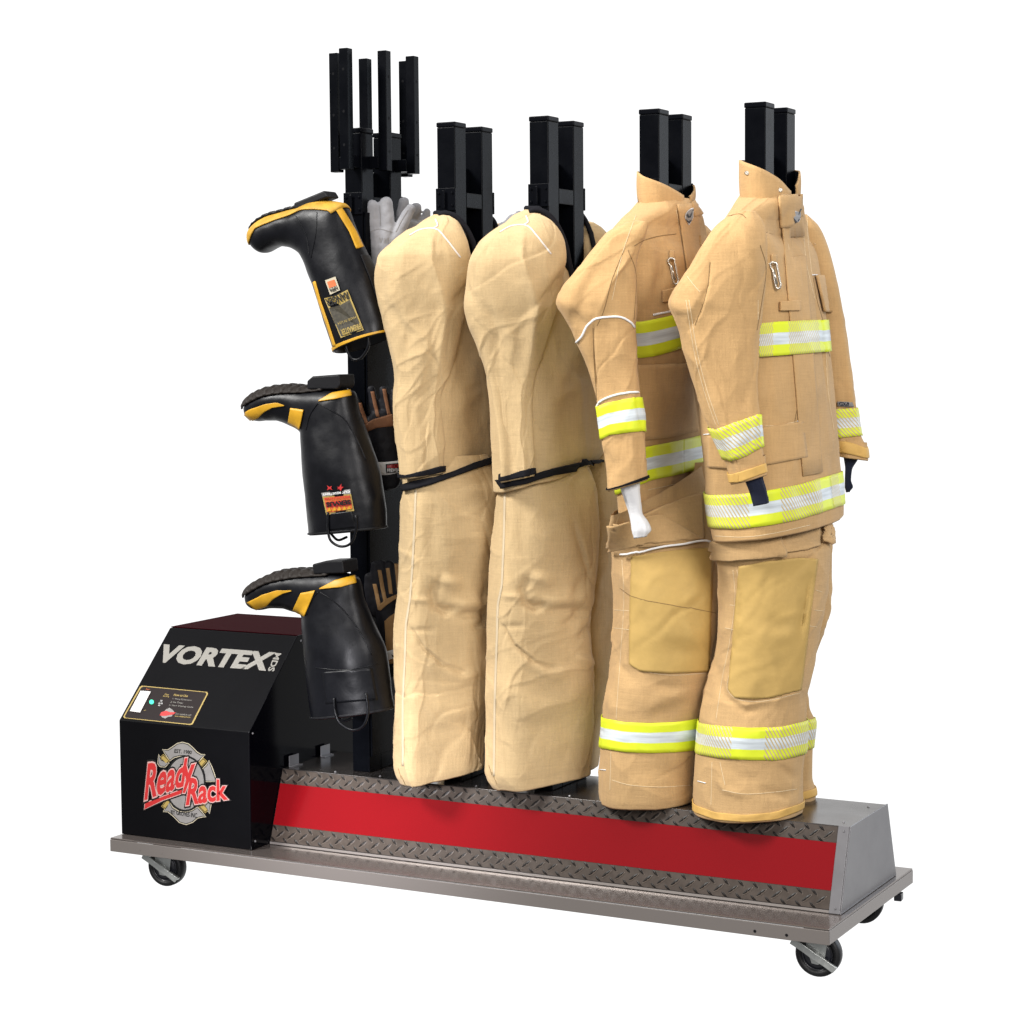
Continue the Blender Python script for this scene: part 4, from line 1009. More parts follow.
J4 = dict(
    torso=[(199, 641, 692, .085), (207, 634, 700, .12), (216, 626, 706, .16), (230, 614, 710, .21), (248, 603, 714, .235), (270, 597, 717, .235), (300, 594, 719, .235), (340, 596, 718, .235), (380, 603, 716, .235), (420, 609, 714, .235), (450, 613, 712, .23, -.15), (480, 615, 711, .23, -.32), (498, 616, 709, .23, -.42)],
    sleeve=[(222, 626, 648, .7), (232, 606, 646, .75), (246, 594, 640, .75), (262, 582, 636, .72), (278, 571, 634, .68), (292, 562, 633, .64), (302, 558, 633, .6), (312, 563, 634, .58), (328, 571, 635, .56), (345, 578, 636, .58), (370, 588, 637, .6), (395, 595, 639, .64), (420, 598, 641, .68), (445, 602, 643, .7), (465, 605, 645, .72), (484, 608, 647, .75, -.30)],
    fsleeve=[(222, 672, 700, .7), (240, 668, 716, .75), (270, 668, 722, .7), (320, 672, 724, .6), (380, 676, 724, .65), (440, 680, 724, .7), (470, 682, 723, .7)],
    bands=[('t', ([(640, 322), (655, 319), (680, 313), (698, 308)], [(640, 358), (655, 356), (684, 347), (700, 341)])),
           ('t', ([(648, 446), (675, 441), (702, 435)], [(650, 480), (675, 475), (704, 468)])),
           ('s', ([(597, 407), (606, 403), (620, 400), (637, 397)], [(601, 440), (610, 435), (622, 433), (640, 431)]))],
    cuffs=[('s', [(608, 489), (622, 485), (646, 476)], [(608, 491), (622, 488), (646, 479)])],
    flaps=[('mic_tab', 't', [(661, 291), (675, 287)], [(661, 302), (676, 300)], .006, .005), ('mic_tab', 't', [(697, 236), (704, 237)], [(698, 247), (705, 249)], .006, .005),
           ('placket', 't', [(676, 205), (690, 204), (695, 206)], [(690, 300), (704, 298), (710, 298)], .004, .003),
           ('pocket', 't', [(637, 365), (660, 364), (688, 363)], [(642, 440), (665, 438), (698, 431)], .003, .003)],
    stitch=[[(638, 367), (660, 366), (686, 365)], [(682, 366), (690, 400), (697, 432)], [(648, 490), (675, 484), (703, 474)], [(676, 210), (684, 250), (692, 300)], [(636, 215), (622, 255), (612, 300)]],
    seam=[[(634, 246), (645, 240), (660, 236), (676, 234)], [(593, 328), (594, 360), (597, 400)], [(624, 250), (612, 280), (604, 310), (597, 326)], [(628, 250), (636, 275), (634, 320)]],
    pipe=[[(576, 343), (582, 336), (587, 326), (595, 319), (606, 317), (620, 317), (630, 322), (634, 327)], [(597, 407), (601, 401), (612, 396), (625, 393), (638, 392)], [(653, 315), (662, 313), (672, 311)]],
    tack=[],
    tcr=[([(640, 230), (652, 260), (650, 290), (645, 310)], .008, 8), ([(660, 240), (665, 270), (655, 300), (640, 320)], -.008, 8), ([(672, 250), (668, 280), (650, 312)], .006, 7), ([(690, 262), (680, 290)], -.005, 7), ([(650, 385), (680, 400), (695, 430)], .004, 9), ([(690, 370), (700, 410), (706, 450)], -.008, 6), ([(645, 400), (665, 420), (690, 410)], -.003, 9), ([(690, 300), (705, 290)], .005, 6)],
    scr=[([(632, 250), (610, 285), (597, 320)], .008, 7, 'l'), ([(625, 260), (632, 290), (634, 320)], .006, 6), ([(600, 262), (585, 290), (576, 330)], -.007, 8), ([(593, 320), (594, 360), (597, 395)], -.007, 4, 'l'), ([(615, 330), (616, 370), (620, 392)], .004, 8), ([(615, 445), (625, 460), (622, 478)], .004, 7), ([(604, 450), (612, 465), (610, 480)], -.004, 5), ([(560, 303), (580, 310), (594, 318)], .005, 6)],
    hook=(671, 260, 1.1), badge=(686, 216, .95),
    cz=[(0, 212), (60, 207), (120, 206), (180, 204), (230, 206), (265, 212), (290, 226), (330, 240), (360, 240)],
    ct=[(0, 197), (12, 196), (30, 190), (50, 185), (80, 184), (120, 180), (180, 172), (225, 171), (242, 173), (270, 177), (290, 180), (310, 184), (330, 190), (350, 196), (360, 198)],
    cr=(.050, .104), cdx=.0, gap=.16,
    tab=([(690, 203), (697, 200), (702, 196)], [(692, 216), (698, 215), (703, 214)]),
)
J5 = dict(
    torso=[(196, 742, 798, .085), (204, 736, 804, .12), (211, 730, 809, .16), (220, 722, 814, .20), (235, 712, 818, .24), (255, 704, 822, .235), (280, 699, 826, .235), (310, 697, 830, .235), (350, 698, 835, .235), (390, 700, 839, .235), (430, 703, 842, .235), (470, 707, 844, .235, -.03), (500, 710, 846, .235, -.06), (519, 712, 847, .235, -.10), (526, 713, 847, .235, -.12)],
    sleeve=[(211, 738, 756, .7), (220, 722, 762, .75), (232, 710, 766, .78), (248, 700, 768, .75), (264, 691, 767, .7), (280, 682, 764, .66), (294, 674, 761, .62), (304, 671, 759, .6), (316, 675, 758, .58), (332, 681, 757, .58), (350, 685, 757, .6), (375, 692, 757, .62), (400, 700, 758, .65), (425, 710, 760, .68), (448, 720, 763, .7), (464, 727, 766, .72), (478, 732, 768, .74, -.28)],
    fsleeve=[(216, 786, 806, .7), (226, 786, 818, .75), (245, 790, 827, .72), (265, 796, 833, .7), (290, 802, 839, .66), (320, 808, 844, .64), (355, 814, 849, .64), (390, 820, 853, .66), (420, 826, 857, .68), (438, 829, 861, .7, -.0), (448, 831, 867, .75, .16), (457, 833, 868, .75, .16)],
    bands=[('t', ([(714, 495), (740, 494), (770, 490), (800, 484), (843, 471)], [(716, 528), (740, 529), (770, 525), (800, 519), (845, 504)])),
           ('s', ([(716, 429), (735, 422), (758, 414)], [(731, 461), (745, 456), (763, 446)])),
           ('f', ([(836, 409), (845, 408.5), (854, 408)], [(838, 438), (847, 437), (857, 436)]))],
    chest=[('t', [(757, 324), (775, 322), (800, 321), (829, 320)], [(757, 357), (775, 356), (800, 354), (832, 351)])],
    cuffs=[('s', [(732, 474), (748, 469), (765, 463)], [(735, 484), (748, 479), (766, 472)]), ('f', [(841, 441), (855, 444), (864, 448)], [(841, 452), (855, 455), (866, 458)])],
    flaps=[('mic_tab', 't', [(778, 302), (790, 301), (797, 301)], [(778, 311), (790, 311), (797, 311)], .007, .006), ('mic_tab', 't', [(812, 236), (818, 237)], [(812, 246), (818, 248)], .006, .004),
           ('placket', 't', [(779, 200), (795, 197), (800, 197)], [(802, 476), (816, 474), (821, 472)], .003, .003),
           ('radio_pocket', 'a', [(814, 276), (820, 276), (825, 280)], [(822, 312), (828, 312), (832, 312)], .007, .006),
           ('pocket_flap', 't', [(709, 436), (735, 434), (770, 426), (802, 421)], [(709, 467), (735, 469), (770, 464), (806, 457)], .0042, .002)],
    stitch=[[(686, 300), (694, 350), (704, 390), (716, 425)], [(689, 300), (697, 350), (707, 390), (719, 425)], [(765, 426), (780, 425), (803, 420)], [(802, 422), (804, 440), (808, 475)], [(783, 215), (789, 250), (792, 290)], [(803, 215), (806, 260), (815, 300)], [(807, 205), (808, 240), (812, 275)], [(715, 536), (745, 537), (775, 533), (810, 525)], [(687, 276), (693, 284), (700, 292)], [(826, 350), (828, 390), (834, 430)], [(758, 300), (758, 320)]],
    seam=[[(728, 216), (740, 214), (746, 218)], [(710, 262), (708, 285), (703, 305), (695, 325)], [(760, 245), (766, 268), (762, 300), (757, 330)], [(813, 278), (817, 300), (823, 322), (828, 350), (830, 357)], [(793, 430), (800, 400), (815, 385)]],
    tack=[[(704, 434.5), (710, 434)], [(797, 421), (801, 420.5)], [(812, 275), (817, 275)]],
    tcr=[([(756, 225), (768, 245), (772, 280)], .006, 7), ([(798, 425), (806, 400), (822, 380)], .005, 6), ([(765, 350), (768, 390), (762, 420)], -.004, 6), ([(814, 290), (820, 320), (827, 355), (829, 400)], -.009, 3.5, 'l'), ([(790, 470), (800, 500), (802, 520)], -.006, 6), ([(808, 470), (815, 500), (817, 520)], .007, 6), ([(830, 450), (834, 480), (836, 510)], -.008, 5)],
    scr=[([(740, 225), (752, 250), (758, 290), (757, 330)], .006, 8), ([(710, 262), (708, 285), (700, 312), (690, 330)], -.007, 5, 'l'), ([(694, 320), (705, 370), (722, 425)], .005, 6), ([(735, 300), (738, 350), (745, 400)], .003, 12), ([(688, 340), (700, 360), (712, 400)], -.005, 5), ([(672, 305), (690, 310), (700, 322)], .004, 6), ([(752, 380), (740, 410)], -.003, 6)],
    hook=(773, 264, 1.12), badge=(793, 215, 1.15),
    cz=[(0, 214), (60, 208), (120, 206), (180, 202), (220, 207), (250, 214), (280, 224), (310, 236), (360, 246)],
    ct=[(0, 195), (12, 185), (25, 176), (40, 171), (70, 170), (110, 168), (180, 160), (225, 160), (250, 162), (270, 164), (290, 168), (310, 173), (330, 181), (347, 191), (360, 196)],
    cr=(.054, .108), cdx=.0, gap=.16,
    tab=([(777, 196), (788, 196), (800, 194)], [(779, 228), (790, 226), (800, 215)]),
    snaps=[(747, 173), (780, 190)],
)
jk4, JT4, JS4, JF4 = jacket(3, 'tan bunker jacket with plain lime bands and white piping, behind the right jacket', J4, 8.2, 'band')
jk5, JT5, JS5, JF5 = jacket(4, 'tan bunker jacket with striped lime bands and navy wristlets, rightmost on the rack', J5, 9.5, 'band2')
wristlet('wristlet', jk4, [(478, 618, 640, .7), (490, 621, 640, .7), (505, 626, 641, .65), (513, 629, 642, .62), (522, 631, 648, .62), (530, 632, 651, .62), (536, 634, 647, .62, -.12)], post_pt(3, -.02, .0), 'knit_white', 1.)
wristlet('wristlet', jk5, [(462, 741, 761, .7), (478, 744, 763, .7), (492, 749, 767, .7), (503, 753, 769, .7, -.2)], post_pt(4, -.02, .0), 'navy', 2.)
wristlet('wristlet', jk5, [(440, 841, 859, .7), (457, 843, 858, .7), (470, 845, 852, .7), (480, 845, 851, .7), (487, 845, 853, .7), (491, 846, 850, .7)], post_pt(4, 0, .56), 'navy', 3.)
# small sewn label over the far sleeve band
patch('sleeve_label', [JF5], [(837, 401.5), (852, 402)], [(837.5, 406.5), (853, 407)], 'greyp', jk5, nu=8, nv=3, off=.004, thick=.001)
text_on([('GX-7', [(839, 402.3), (848.5, 402.6), (849, 406), (839.5, 405.8)], 'navy', .04)], [JF5], jk5, 'label_text', .0056)
# ================================================================== boots and gloves on the first post
def pairloft(pairs, Y, dep, nt=150, nth=72, n=2.3, seed=0., amp=.0015):
    K = np.array([list(a)+list(b) for a, b in pairs], float); x = np.arange(len(K)); q = np.linspace(0, len(K)-1, nt)
    C = np.stack([pchip(x, K[:, c], q) for c in range(4)], 1); D = pchip(x, np.array(dep, float), q)
    th = np.linspace(0, 2*math.pi, nth, endpoint=False); se = lambda v: np.sign(v)*np.abs(v)**(2/n)
    P = np.zeros((nt, nth, 3))
    for i in range(nt):
        a, b = atY(C[i, 0], C[i, 1], Y), atY(C[i, 2], C[i, 3], Y); c = (a+b)/2
        P[i] = c+se(np.cos(th))[:, None]*(b-a)/2+se(np.sin(th))[:, None]*np.array([0, D[i], 0])
    G = Grid(); G.nt, G.nth = nt, nth
    def normals(P):
        N = np.cross(np.gradient(P, axis=0), np.roll(P, -1, 1)-np.roll(P, 1, 1)); N /= np.linalg.norm(N, axis=2)[..., None]+1e-12
        return N*np.sign(((P-P.mean(1)[:, None])*N).sum(-1).mean())
    N = normals(P); sd = np.array([seed, seed*2.1, seed*.7])
    P = P+N*(amp*noise3(P*13+sd)+amp*.6*noise3(P*30+sd)+amp*.9*(.5-np.abs(noise3(P*np.array([9, 9, 5])+sd+9))))[..., None]
    G.P, G.N = P, normals(P); V = P.reshape(-1, 3).tolist(); F = []
    for i in range(nt-1):
        for j in range(nth):
            k = (j+1) % nth; F.append((i*nth+j, i*nth+k, (i+1)*nth+k, (i+1)*nth+j))
    G.nq = len(F)
    c = P[0].mean(0)
    for s, up in ((.97, -.002), (.93, .0), (.92, .06)):          # open top of the shaft, turned inside
        ax = (P[12].mean(0)-c); ax /= np.linalg.norm(ax); b0 = len(V); V += (c+(P[0]-c)*s+ax*up).tolist(); p0 = 0 if s == .97 else b0-nth
        for j in range(nth): F.append((p0+j, b0+j, b0+(j+1) % nth, p0+(j+1) % nth))
    V.append(P[-1].mean(0).tolist()); e = len(V)-1
    for j in range(nth): F.append(((nt-1)*nth+j, (nt-1)*nth+(j+1) % nth, e))
    G.V, G.F = V, F; G.np = len(K)
    G.bvh = BVHTree.FromPolygons([Vector(v) for v in V], F[:G.nq]); return G
def region(name, G, r0, r1, half, m, parent, off=.002, nr=60, na=30, bump=0., freq=0., thick=.0025):
    """piece of a boot between two stations, reaching half(f) radians either side of the sole line"""
    V, F = [], []
    for a in range(nr+1):
        f = a/nr; r = np.clip((r0+(r1-r0)*f)/(G.np-1)*(G.nt-1), 0, G.nt-1.001); i = int(r); fi = r-i; h = half(f)
        for b in range(na+1):
            t = (-h+2*h*b/na)/(2*math.pi)*G.nth; j0 = math.floor(t); fj = t-j0; j, k = j0 % G.nth, (j0+1) % G.nth
            L = lambda A: (A[i, j]*(1-fj)+A[i, k]*fj)*(1-fi)+(A[i+1, j]*(1-fj)+A[i+1, k]*fj)*fi
            o = off+(bump*max(0, math.sin(freq*f*2*math.pi+.9*math.cos(b/na*math.pi*6)))*math.sin(math.pi*b/na)**.3 if bump else 0)
            V.append(L(G.P)+L(G.N)*o)
    for a in range(nr):
        for b in range(na): F.append((a*(na+1)+b, a*(na+1)+b+1, (a+1)*(na+1)+b+1, (a+1)*(na+1)+b))
    o = mesh_obj(name, V, F, m, parent); s = o.modifiers.new('solid', 'SOLIDIFY'); s.thickness = thick; s.offset = 0; return o
def pull_loop(parent, pts, Y, r=.0042):
    P = [atY(a, b, Y) for a, b in smoothpts(pts, 40)]; v, f = tube(P, r, 10); return mesh_obj('pull_loop', v, f, 'rubber', parent)
def heel_block(parent, quad, Y, d, m='soleb'):
    bm = bmesh.new(); prism(bm, [(atY(a, b, Y)[0], atY(a, b, Y)[2]) for a, b in quad], Y-d, Y+d, 'y'); return bm_obj('heel', bm, m, parent, bevel=.004, seg=3)
def wearlines(name, G, lst, m, parent, r=.0012): return lines(name, [G], lst, r, m, parent, n=40, off=.0003)

# --- topmost boot
YB = .085
pr = [((338.5, 353), (391, 332)), ((333, 336), (389, 322)), ((322, 302), (379, 288)), ((312.5, 275), (367, 258)), ((306, 260), (355, 232)), ((300, 252.5), (343, 204)), ((290, 247.5), (320, 202)), ((279, 246.5), (299, 209)), ((269, 249.5), (280, 214)), ((261, 253), (264, 219)), ((253, 248.5), (252.5, 227.5)), ((248.5, 240), (248.5, 233))]
pr = [(a, b) if k < 7 else ((a[0]+f, a[1]), (b[0]+f, b[1])) for (k, (a, b)), f in zip(enumerate(pr), [0]*7+[2, 3, 4, 5, 6])]
b1 = thing('rubber_boot', 'topmost black rubber boot, upside down, with a long yellow band along its sole', 'boot', atY(345, 300, YB), 'rubber boots hanging on the first post')
g1 = pairloft(pr, YB, [.066, .066, .064, .058, .052, .048, .047, .046, .047, .047, .040, .022], seed=1.7)
gmesh('boot_body', g1, 'rubber', b1)
region('sole_band', g1, 4.75, 10.95, lambda f: .85+.55*f+1.75*max(0, f-.70)/.30, 'yellowd', b1, off=.0022)
region('outsole', g1, 6.5, 10.6, lambda f: .34+.2*f, 'soleb', b1, off=.006, bump=.003, freq=9, thick=.006)
heel_block(b1, [(300, 211), (299.5, 203.5), (330, 191), (334, 197.5)], YB, .026)
patch('heel_strip', [g1], [(334, 207.5), (341, 219), (349, 232), (356, 249)], [(340, 205.5), (349, 220), (356, 232), (363, 247)], 'yellow', b1, nu=24, nv=6, off=.002, thick=.002)
region('top_trim', g1, 0.02, .24, lambda f: math.pi, 'yellow', b1, off=.0012, na=60, nr=6)
patch('front_trim', [g1], [(313.5, 282), (319, 302), (326, 322), (334, 347)], [(316, 281), (321.5, 301), (328.5, 321), (336.5, 346)], 'yellow', b1, nu=24, nv=3, off=.002, thick=.002)
for a, b, Yq in (((352, 345), (372, 336), YB-.05),): pull_loop(b1, [(345, 338), (347, 350), (353, 359), (361, 358), (368, 347), (368, 336)], Yq, .0036)
o = lambda pts: zo(pts, 315, 270, 13.65)
lab = poly_on([(o([(140, 385), (300, 352), (450, 270), (670, 820), (365, 925)]), 'gold', 0), (o([(205, 520), (345, 485), (480, 410), (648, 808), (372, 902)]), 'oliveprint', .0005),
               (o([(215, 545), (470, 440), (570, 640), (290, 740)]), 'oliveprint', .0007), (o([(150, 142), (288, 93), (352, 276), (218, 337)]), 'cream', 0),
               (o([(178, 165), (275, 132), (305, 215), (205, 250)]), 'orange', .0005)], [g1], b1, 'boot_label', .0035)
def flip(q): return [q[2], q[3], q[0], q[1]]
text_on([('RANGER', flip(o([(158, 400), (448, 300), (476, 395), (192, 500)])), 'blackp', .03), ('FIREMASTER', flip(o([(365, 815), (615, 735), (640, 800), (385, 890)])), 'gold', .03),
         ('NFPA', flip(o([(208, 258), (310, 222), (328, 270), (222, 308)])), 'blackp', .03), ('MADE IN USA', flip(o([(320, 720), (560, 630), (575, 660), (330, 752)])), 'gold', 0)], [g1], b1, 'label_text', .0046)
wearlines('boot_seam', g1, [[(296, 216), (306, 235), (309, 255)], [(317, 212), (316, 232), (311, 258)]], 'rubber', b1)
region('ribs', g1, 1.6, 3.1, lambda f: .30, 'soleb', b1, off=.0016, thick=.002)

# --- the two lower boots share a pattern
def work_boot(label, pr, dep, Y, seed, K):
    t = thing('rubber_boot', label, 'boot', atY(345, pr[0][0][1]-60, Y), 'rubber boots hanging on the first post')
    pr = [(a, b) if k < 8 else ((a[0]+min(6, k-6), a[1]), (b[0]+min(6, k-6), b[1])) for k, (a, b) in enumerate(pr)]
    g = pairloft(pr, Y, dep, seed=seed); gmesh('boot_body', g, 'rubber', t)
    region('outsole', g, 5.9, 12, lambda f: .70+.75*min(f, .8), 'sole', t, off=.0035, bump=.0045, freq=12, thick=.004, nr=170)
    heel_block(t, K['heel'], Y, .034)
    for tp, bt in K['yel']: patch('yellow_trim', [g], tp, bt, 'yellow', t, nu=24, nv=8, off=K.get('yo', .0028), thick=.002)
    patch('side_panel', [g], *K['panel'], 'rubber', t, nu=16, nv=14, off=.0008, thick=.0012)
    for lp, Yl in K['loops']: pull_loop(t, lp, Yl, .0032)
    region('top_edge', g, .0, .10, lambda f: math.pi, 'soleb', t, off=.0015, na=60, nr=4)
    wearlines('boot_seam', g, K['seams'], 'rubber', t, .0016)
    return t, g
pr2 = [((313, 534), (383, 528)), ((311.5, 515), (382, 508)), ((307.5, 472), (377, 478)), ((304.5, 441), (367, 440)), ((304, 434), (357, 412)), ((300, 430), (352, 391)), ((292, 426), (330, 387.5)), ((283, 422), (309, 388.5)), ((274, 420.5), (292, 387.5)), ((265, 420.5), (275, 388.5)), ((256, 421.5), (260, 392.5)), ((249, 420), (249, 398.5)), ((243, 414), (241, 406.5))]
dep = [.066, .068, .070, .060, .052, .047, .045, .044, .046, .048, .047, .040, .018]
YB2 = .10
b2, g2 = work_boot('middle black rubber boot with yellow toe, yellow heel and a red and yellow patch', pr2, dep, YB2, 3.1, dict(
    heel=[(314.5, 389), (314.5, 380.5), (320, 376), (347, 374), (347.5, 385), (345, 389)],
    yel=[([(244, 413.5), (250, 409.5), (266, 404), (277, 402.5), (284.5, 405)], [(251.5, 420.5), (258.4, 417), (264.7, 411.6), (272.5, 407.7), (284.7, 405.8)]), ([(291, 408), (304, 409.7)], [(288.6, 422.5), (300, 429.5)]), ([(319.4, 400.6), (332, 393.5), (350, 390.5)], [(319, 401.6), (335, 399.4), (350.8, 395.5)])],
    panel=([(326, 514), (352, 511)], [(329, 530), (356, 527)]),
    loops=[([(328, 512), (328, 530), (331, 541), (341, 546.5), (351, 543), (356, 530), (356, 515)], YB2-.072), ([(331, 534), (338, 540), (347, 537)], YB2+.05)],
    seams=[[(318, 403), (330, 410), (345, 420), (357, 440), (366, 460)], [(318, 403), (310, 415), (306, 430)]]))
q2 = lambda pts: zo(pts, 318, 480, 24.4)
poly_on([(q2([(100, 312), (790, 222), (812, 338), (128, 402)]), 'greyp', 0), (q2([(128, 402), (812, 338), (888, 750), (225, 852)]), 'gold', .0002), (q2([(165, 430), (785, 375), (842, 700), (250, 800)]), 'orange', .0005),
         (q2([(200, 540), (800, 480), (830, 610), (225, 680)]), 'redp', .0008)] + [(q2([(c-50, 765-i*12), (c, 660-i*8), (c+50, 750-i*12)]), 'yellow', .0011) for i, c in enumerate((300, 420, 540, 660, 770))]
        + [(q2([(235, 130), (300, 165), (360, 140), (330, 190), (375, 240), (300, 215), (235, 250), (265, 190)]), 'redp', 0), (q2([(470, 160), (530, 170), (580, 90), (580, 170), (640, 165), (590, 205), (570, 265), (530, 215), (480, 220), (515, 190)]), 'redp', 0)],
        [g2], b2, 'boot_patch', .0035)
text_on([('SERVUS', flip(q2([(225, 545), (790, 480), (815, 580), (245, 650)])), 'blackp', .05), ('FIREFIGHTER', flip(q2([(175, 430), (780, 372), (790, 425), (185, 485)])), 'redp', .02), ('CUT RESISTANT', flip(q2([(140, 330), (775, 255), (785, 310), (150, 372)])), 'white', .02)], [g2], b2, 'patch_text', .0052)
pr3 = [((314.5, 717), (391, 709)), ((312.5, 697), (388, 690)), ((308.5, 652), (382, 652)), ((305.5, 624), (371, 624)), ((304.5, 617), (362, 600)), ((302, 614), (357, 578)), ((294, 611), (335, 571.5)), ((284, 608), (311, 571.5)), ((275, 608), (292, 572)), ((266, 608.6), (276, 574)), ((257, 610), (261, 580.5)), ((250, 607.5), (250, 587)), ((244, 602), (242, 594.5))]
b3, g3 = work_boot('lowest black rubber boot with yellow toe and heel, hanging beside the control box', pr3, dep, YB2, 7.7, dict(
    heel=[(321, 573), (319.5, 563), (333, 559.5), (350, 559), (351.5, 572)],
    yel=[([(247.5, 602.3), (263, 594.5), (277, 590.3), (291.5, 590.3)], [(256, 609), (266, 605.8), (274, 598.4), (283.4, 593.4), (292, 591.2)]), ([(301.4, 593), (315.5, 590.3)], [(293.3, 609.5), (305, 616.5)]), ([(320, 588.4), (335, 580.8), (354.5, 576)], [(320, 589.3), (341, 587.3), (355.6, 583)])],
    panel=([(322, 672), (372, 668)], [(326, 704), (378, 700)]),
    loops=[([(334, 698), (335, 711), (340, 723), (352, 730), (363, 726), (368, 712), (366, 693)], YB2-.074), ([(338, 718), (345, 721), (352, 718)], YB2+.04)],
    seams=[[(320, 592), (332, 600), (345, 612), (360, 632), (372, 655)], [(318, 592), (310, 602), (307, 615)], [(316, 668), (345, 670), (378, 664)]]))

def glove(label, chains, pt, m, group, voxel=.0032, thick=.72):
    """leather glove: fingers, thumb and palm grown into one skin; chains of (px, py, width px)"""
    V, F = [], []
    for ch in chains:
        Q = smoothpts(ch, 16); P = np.array([onplane(a, b, pt) for a, b, _ in Q])
        if len(ch[0]) > 3: pass
        sc = np.linalg.norm(CAMP-P[0])/FPX; R = Q[:, 2]*sc/2*1.04+.0003; T = np.gradient(P, axis=0); T /= np.linalg.norm(T, axis=1)[:, None]
        E1 = np.cross(T, F0); E1 /= np.linalg.norm(E1, axis=1)[:, None]; n = 16; rows = []
        for s in np.linspace(-1, -.15, 5): rows.append((P[0]+T[0]*R[0]*s, R[0]*math.sqrt(max(1e-4, 1-s*s)), E1[0]))
        for k in range(len(P)): rows.append((P[k], R[k], E1[k]))
        for s in np.linspace(.15, 1, 5): rows.append((P[-1]+T[-1]*R[-1]*s, R[-1]*math.sqrt(max(1e-4, 1-s*s)), E1[-1]))
        b = len(V)
        for c, r, e in rows:
            for k in range(n):
                t = 2*math.pi*k/n; V.append(c+e*r*math.cos(t)+F0*min(r*thick, .016)*math.sin(t))
        for i in range(len(rows)-1):
            for k in range(n): F.append((b+i*n+k, b+i*n+(k+1) % n, b+(i+1)*n+(k+1) % n, b+(i+1)*n+k))
        F.append(tuple(b+k for k in range(n))[::-1]); F.append(tuple(b+(len(rows)-1)*n+k for k in range(n)))
    me = bpy.data.meshes.new('t'); me.from_pydata([tuple(v) for v in V], [], F); ob = bpy.data.objects.new('t', me); COL.objects.link(ob)
    r = ob.modifiers.new('r', 'REMESH'); r.mode = 'VOXEL'; r.voxel_size = voxel
    s = ob.modifiers.new('s', 'SMOOTH'); s.iterations = 2; s.factor = .5
    dg = bpy.context.evaluated_depsgraph_get(); m2 = bpy.data.meshes.new_from_object(ob.evaluated_get(dg))
    bpy.data.objects.remove(ob)
    V = np.array([v.co for v in m2.vertices]); N = np.array([v.normal for v in m2.vertices]); F = [tuple(p.vertices) for p in m2.polygons]
    V = V+N*(.0013*noise3(V*55)+.0012*(.4-np.abs(noise3(V*28+4))))[:, None]
    t = thing('work_glove', label, 'glove', onplane(chains[-1][-1][0], chains[-1][-1][1], pt), group)
    mesh_obj('glove_hand', V, F, m, t)
    g = Grid(); g.bvh = BVHTree.FromPolygons([Vector(v) for v in V], F); return t, g
GP = np.array([POSTS[0]+.105, YC-.03, 0])
gr = 'work gloves hanging on the posts'
w1, gg1 = glove('pale grey suede work glove, fingers up, beside the topmost boot', [
    [(372.3, 206, 12.5), (372.6, 216, 13.5), (374, 232, 13.5)], [(385.7, 203, 12.5), (386.5, 214, 14), (387, 232, 14)], [(410.5, 209, 9.5), (405, 219, 11.5), (397, 236, 12.5), (391, 248, 13)],
    [(375, 232, 14), (377, 250, 13), (378, 266, 12)], [(386, 232, 14), (384, 250, 14), (381, 268, 12)]], GP, 'grey_leather', gr)
text_on([('V NVN', [(379.5, 237.5), (395, 239), (394, 244), (379, 242.5)], 'greyp', .02)], [gg1], w1, 'ink_mark', .0012)
lines('glove_seam', [gg1], [[(380, 206), (380.5, 218), (380.5, 226)], [(367, 234), (378, 229), (392, 232)], [(396, 232), (402, 220), (408, 210)]], .0007, 'greyp', w1, n=30)
w2, gg2 = glove('second pale grey suede glove, mostly hidden behind the first grey glove', [
    [(404, 202, 10), (402.5, 212, 11.5), (400, 232, 12)], [(416, 208, 10.5), (413, 218, 12), (408, 234, 12)], [(427, 211.5, 7), (425, 220, 8.5), (418, 236, 10)], [(410, 234, 30), (405, 262, 26)]], GP+F0*.075, 'grey_leather', gr)
w3, gg3 = glove('grey suede glove tips showing behind the right coverall', [
    [(519, 214, 7), (514, 224, 9), (510, 244, 10)], [(512, 218, 8), (507, 228, 10), (506, 246, 10)], [(503, 226, 8), (500, 236, 9), (502, 250, 10)], [(508, 246, 24), (508, 275, 22)]], np.array([POSTS[2]-.05, .37, 0]), 'grey_leather', gr)
GP2 = np.array([POSTS[0]+.09, YC-.07, 0])
w4, gg4 = glove('black glove with brown finger strips and a white cuff, beside the middle boot', [
    [(356, 401, 7.5), (360, 411, 8.5), (366, 427, 10)], [(371, 389.5, 7.5), (373.5, 402, 9), (377.5, 422, 10)], [(383, 389.5, 7.5), (385, 402, 9), (388, 420, 10)], [(394, 392, 7), (396, 405, 9), (398, 422, 9)],
    [(381, 424, 28), (384, 445, 27), (388, 478, 25)]], GP2, 'black_leather', gr)
for q in ([(359.5, 403), (361.5, 410), (367, 424)], [(372.3, 391.5), (374.5, 402), (378, 417)], [(384, 389), (386, 400), (389, 415)]):
    Q = np.array(q); patch('finger_strip', [gg4], (Q-[1.7, 0]).tolist(), (Q+[1.7, 0]).tolist(), 'brown_leather', w4, nu=14, nv=4, off=.001, thick=.0012)
patch('knuckle_strip', [gg4], [(364.5, 425), (374, 419), (392, 414)], [(367, 432), (376, 428), (394, 426)], 'brown_leather', w4, nu=20, nv=6, off=.0015, thick=.002)
patch('cuff', [gg4], [(375.5, 462), (386, 462), (400, 460.5)], [(377.5, 475), (388, 475), (401, 472)], 'white', w4, nu=20, nv=6, off=.0015, thick=.002)
patch('cuff_label', [gg4], [(385.7, 464), (400, 462.8)], [(386.5, 473.3), (400.5, 471.8)], 'blackp', w4, nu=8, nv=5, off=.003, thick=.001)
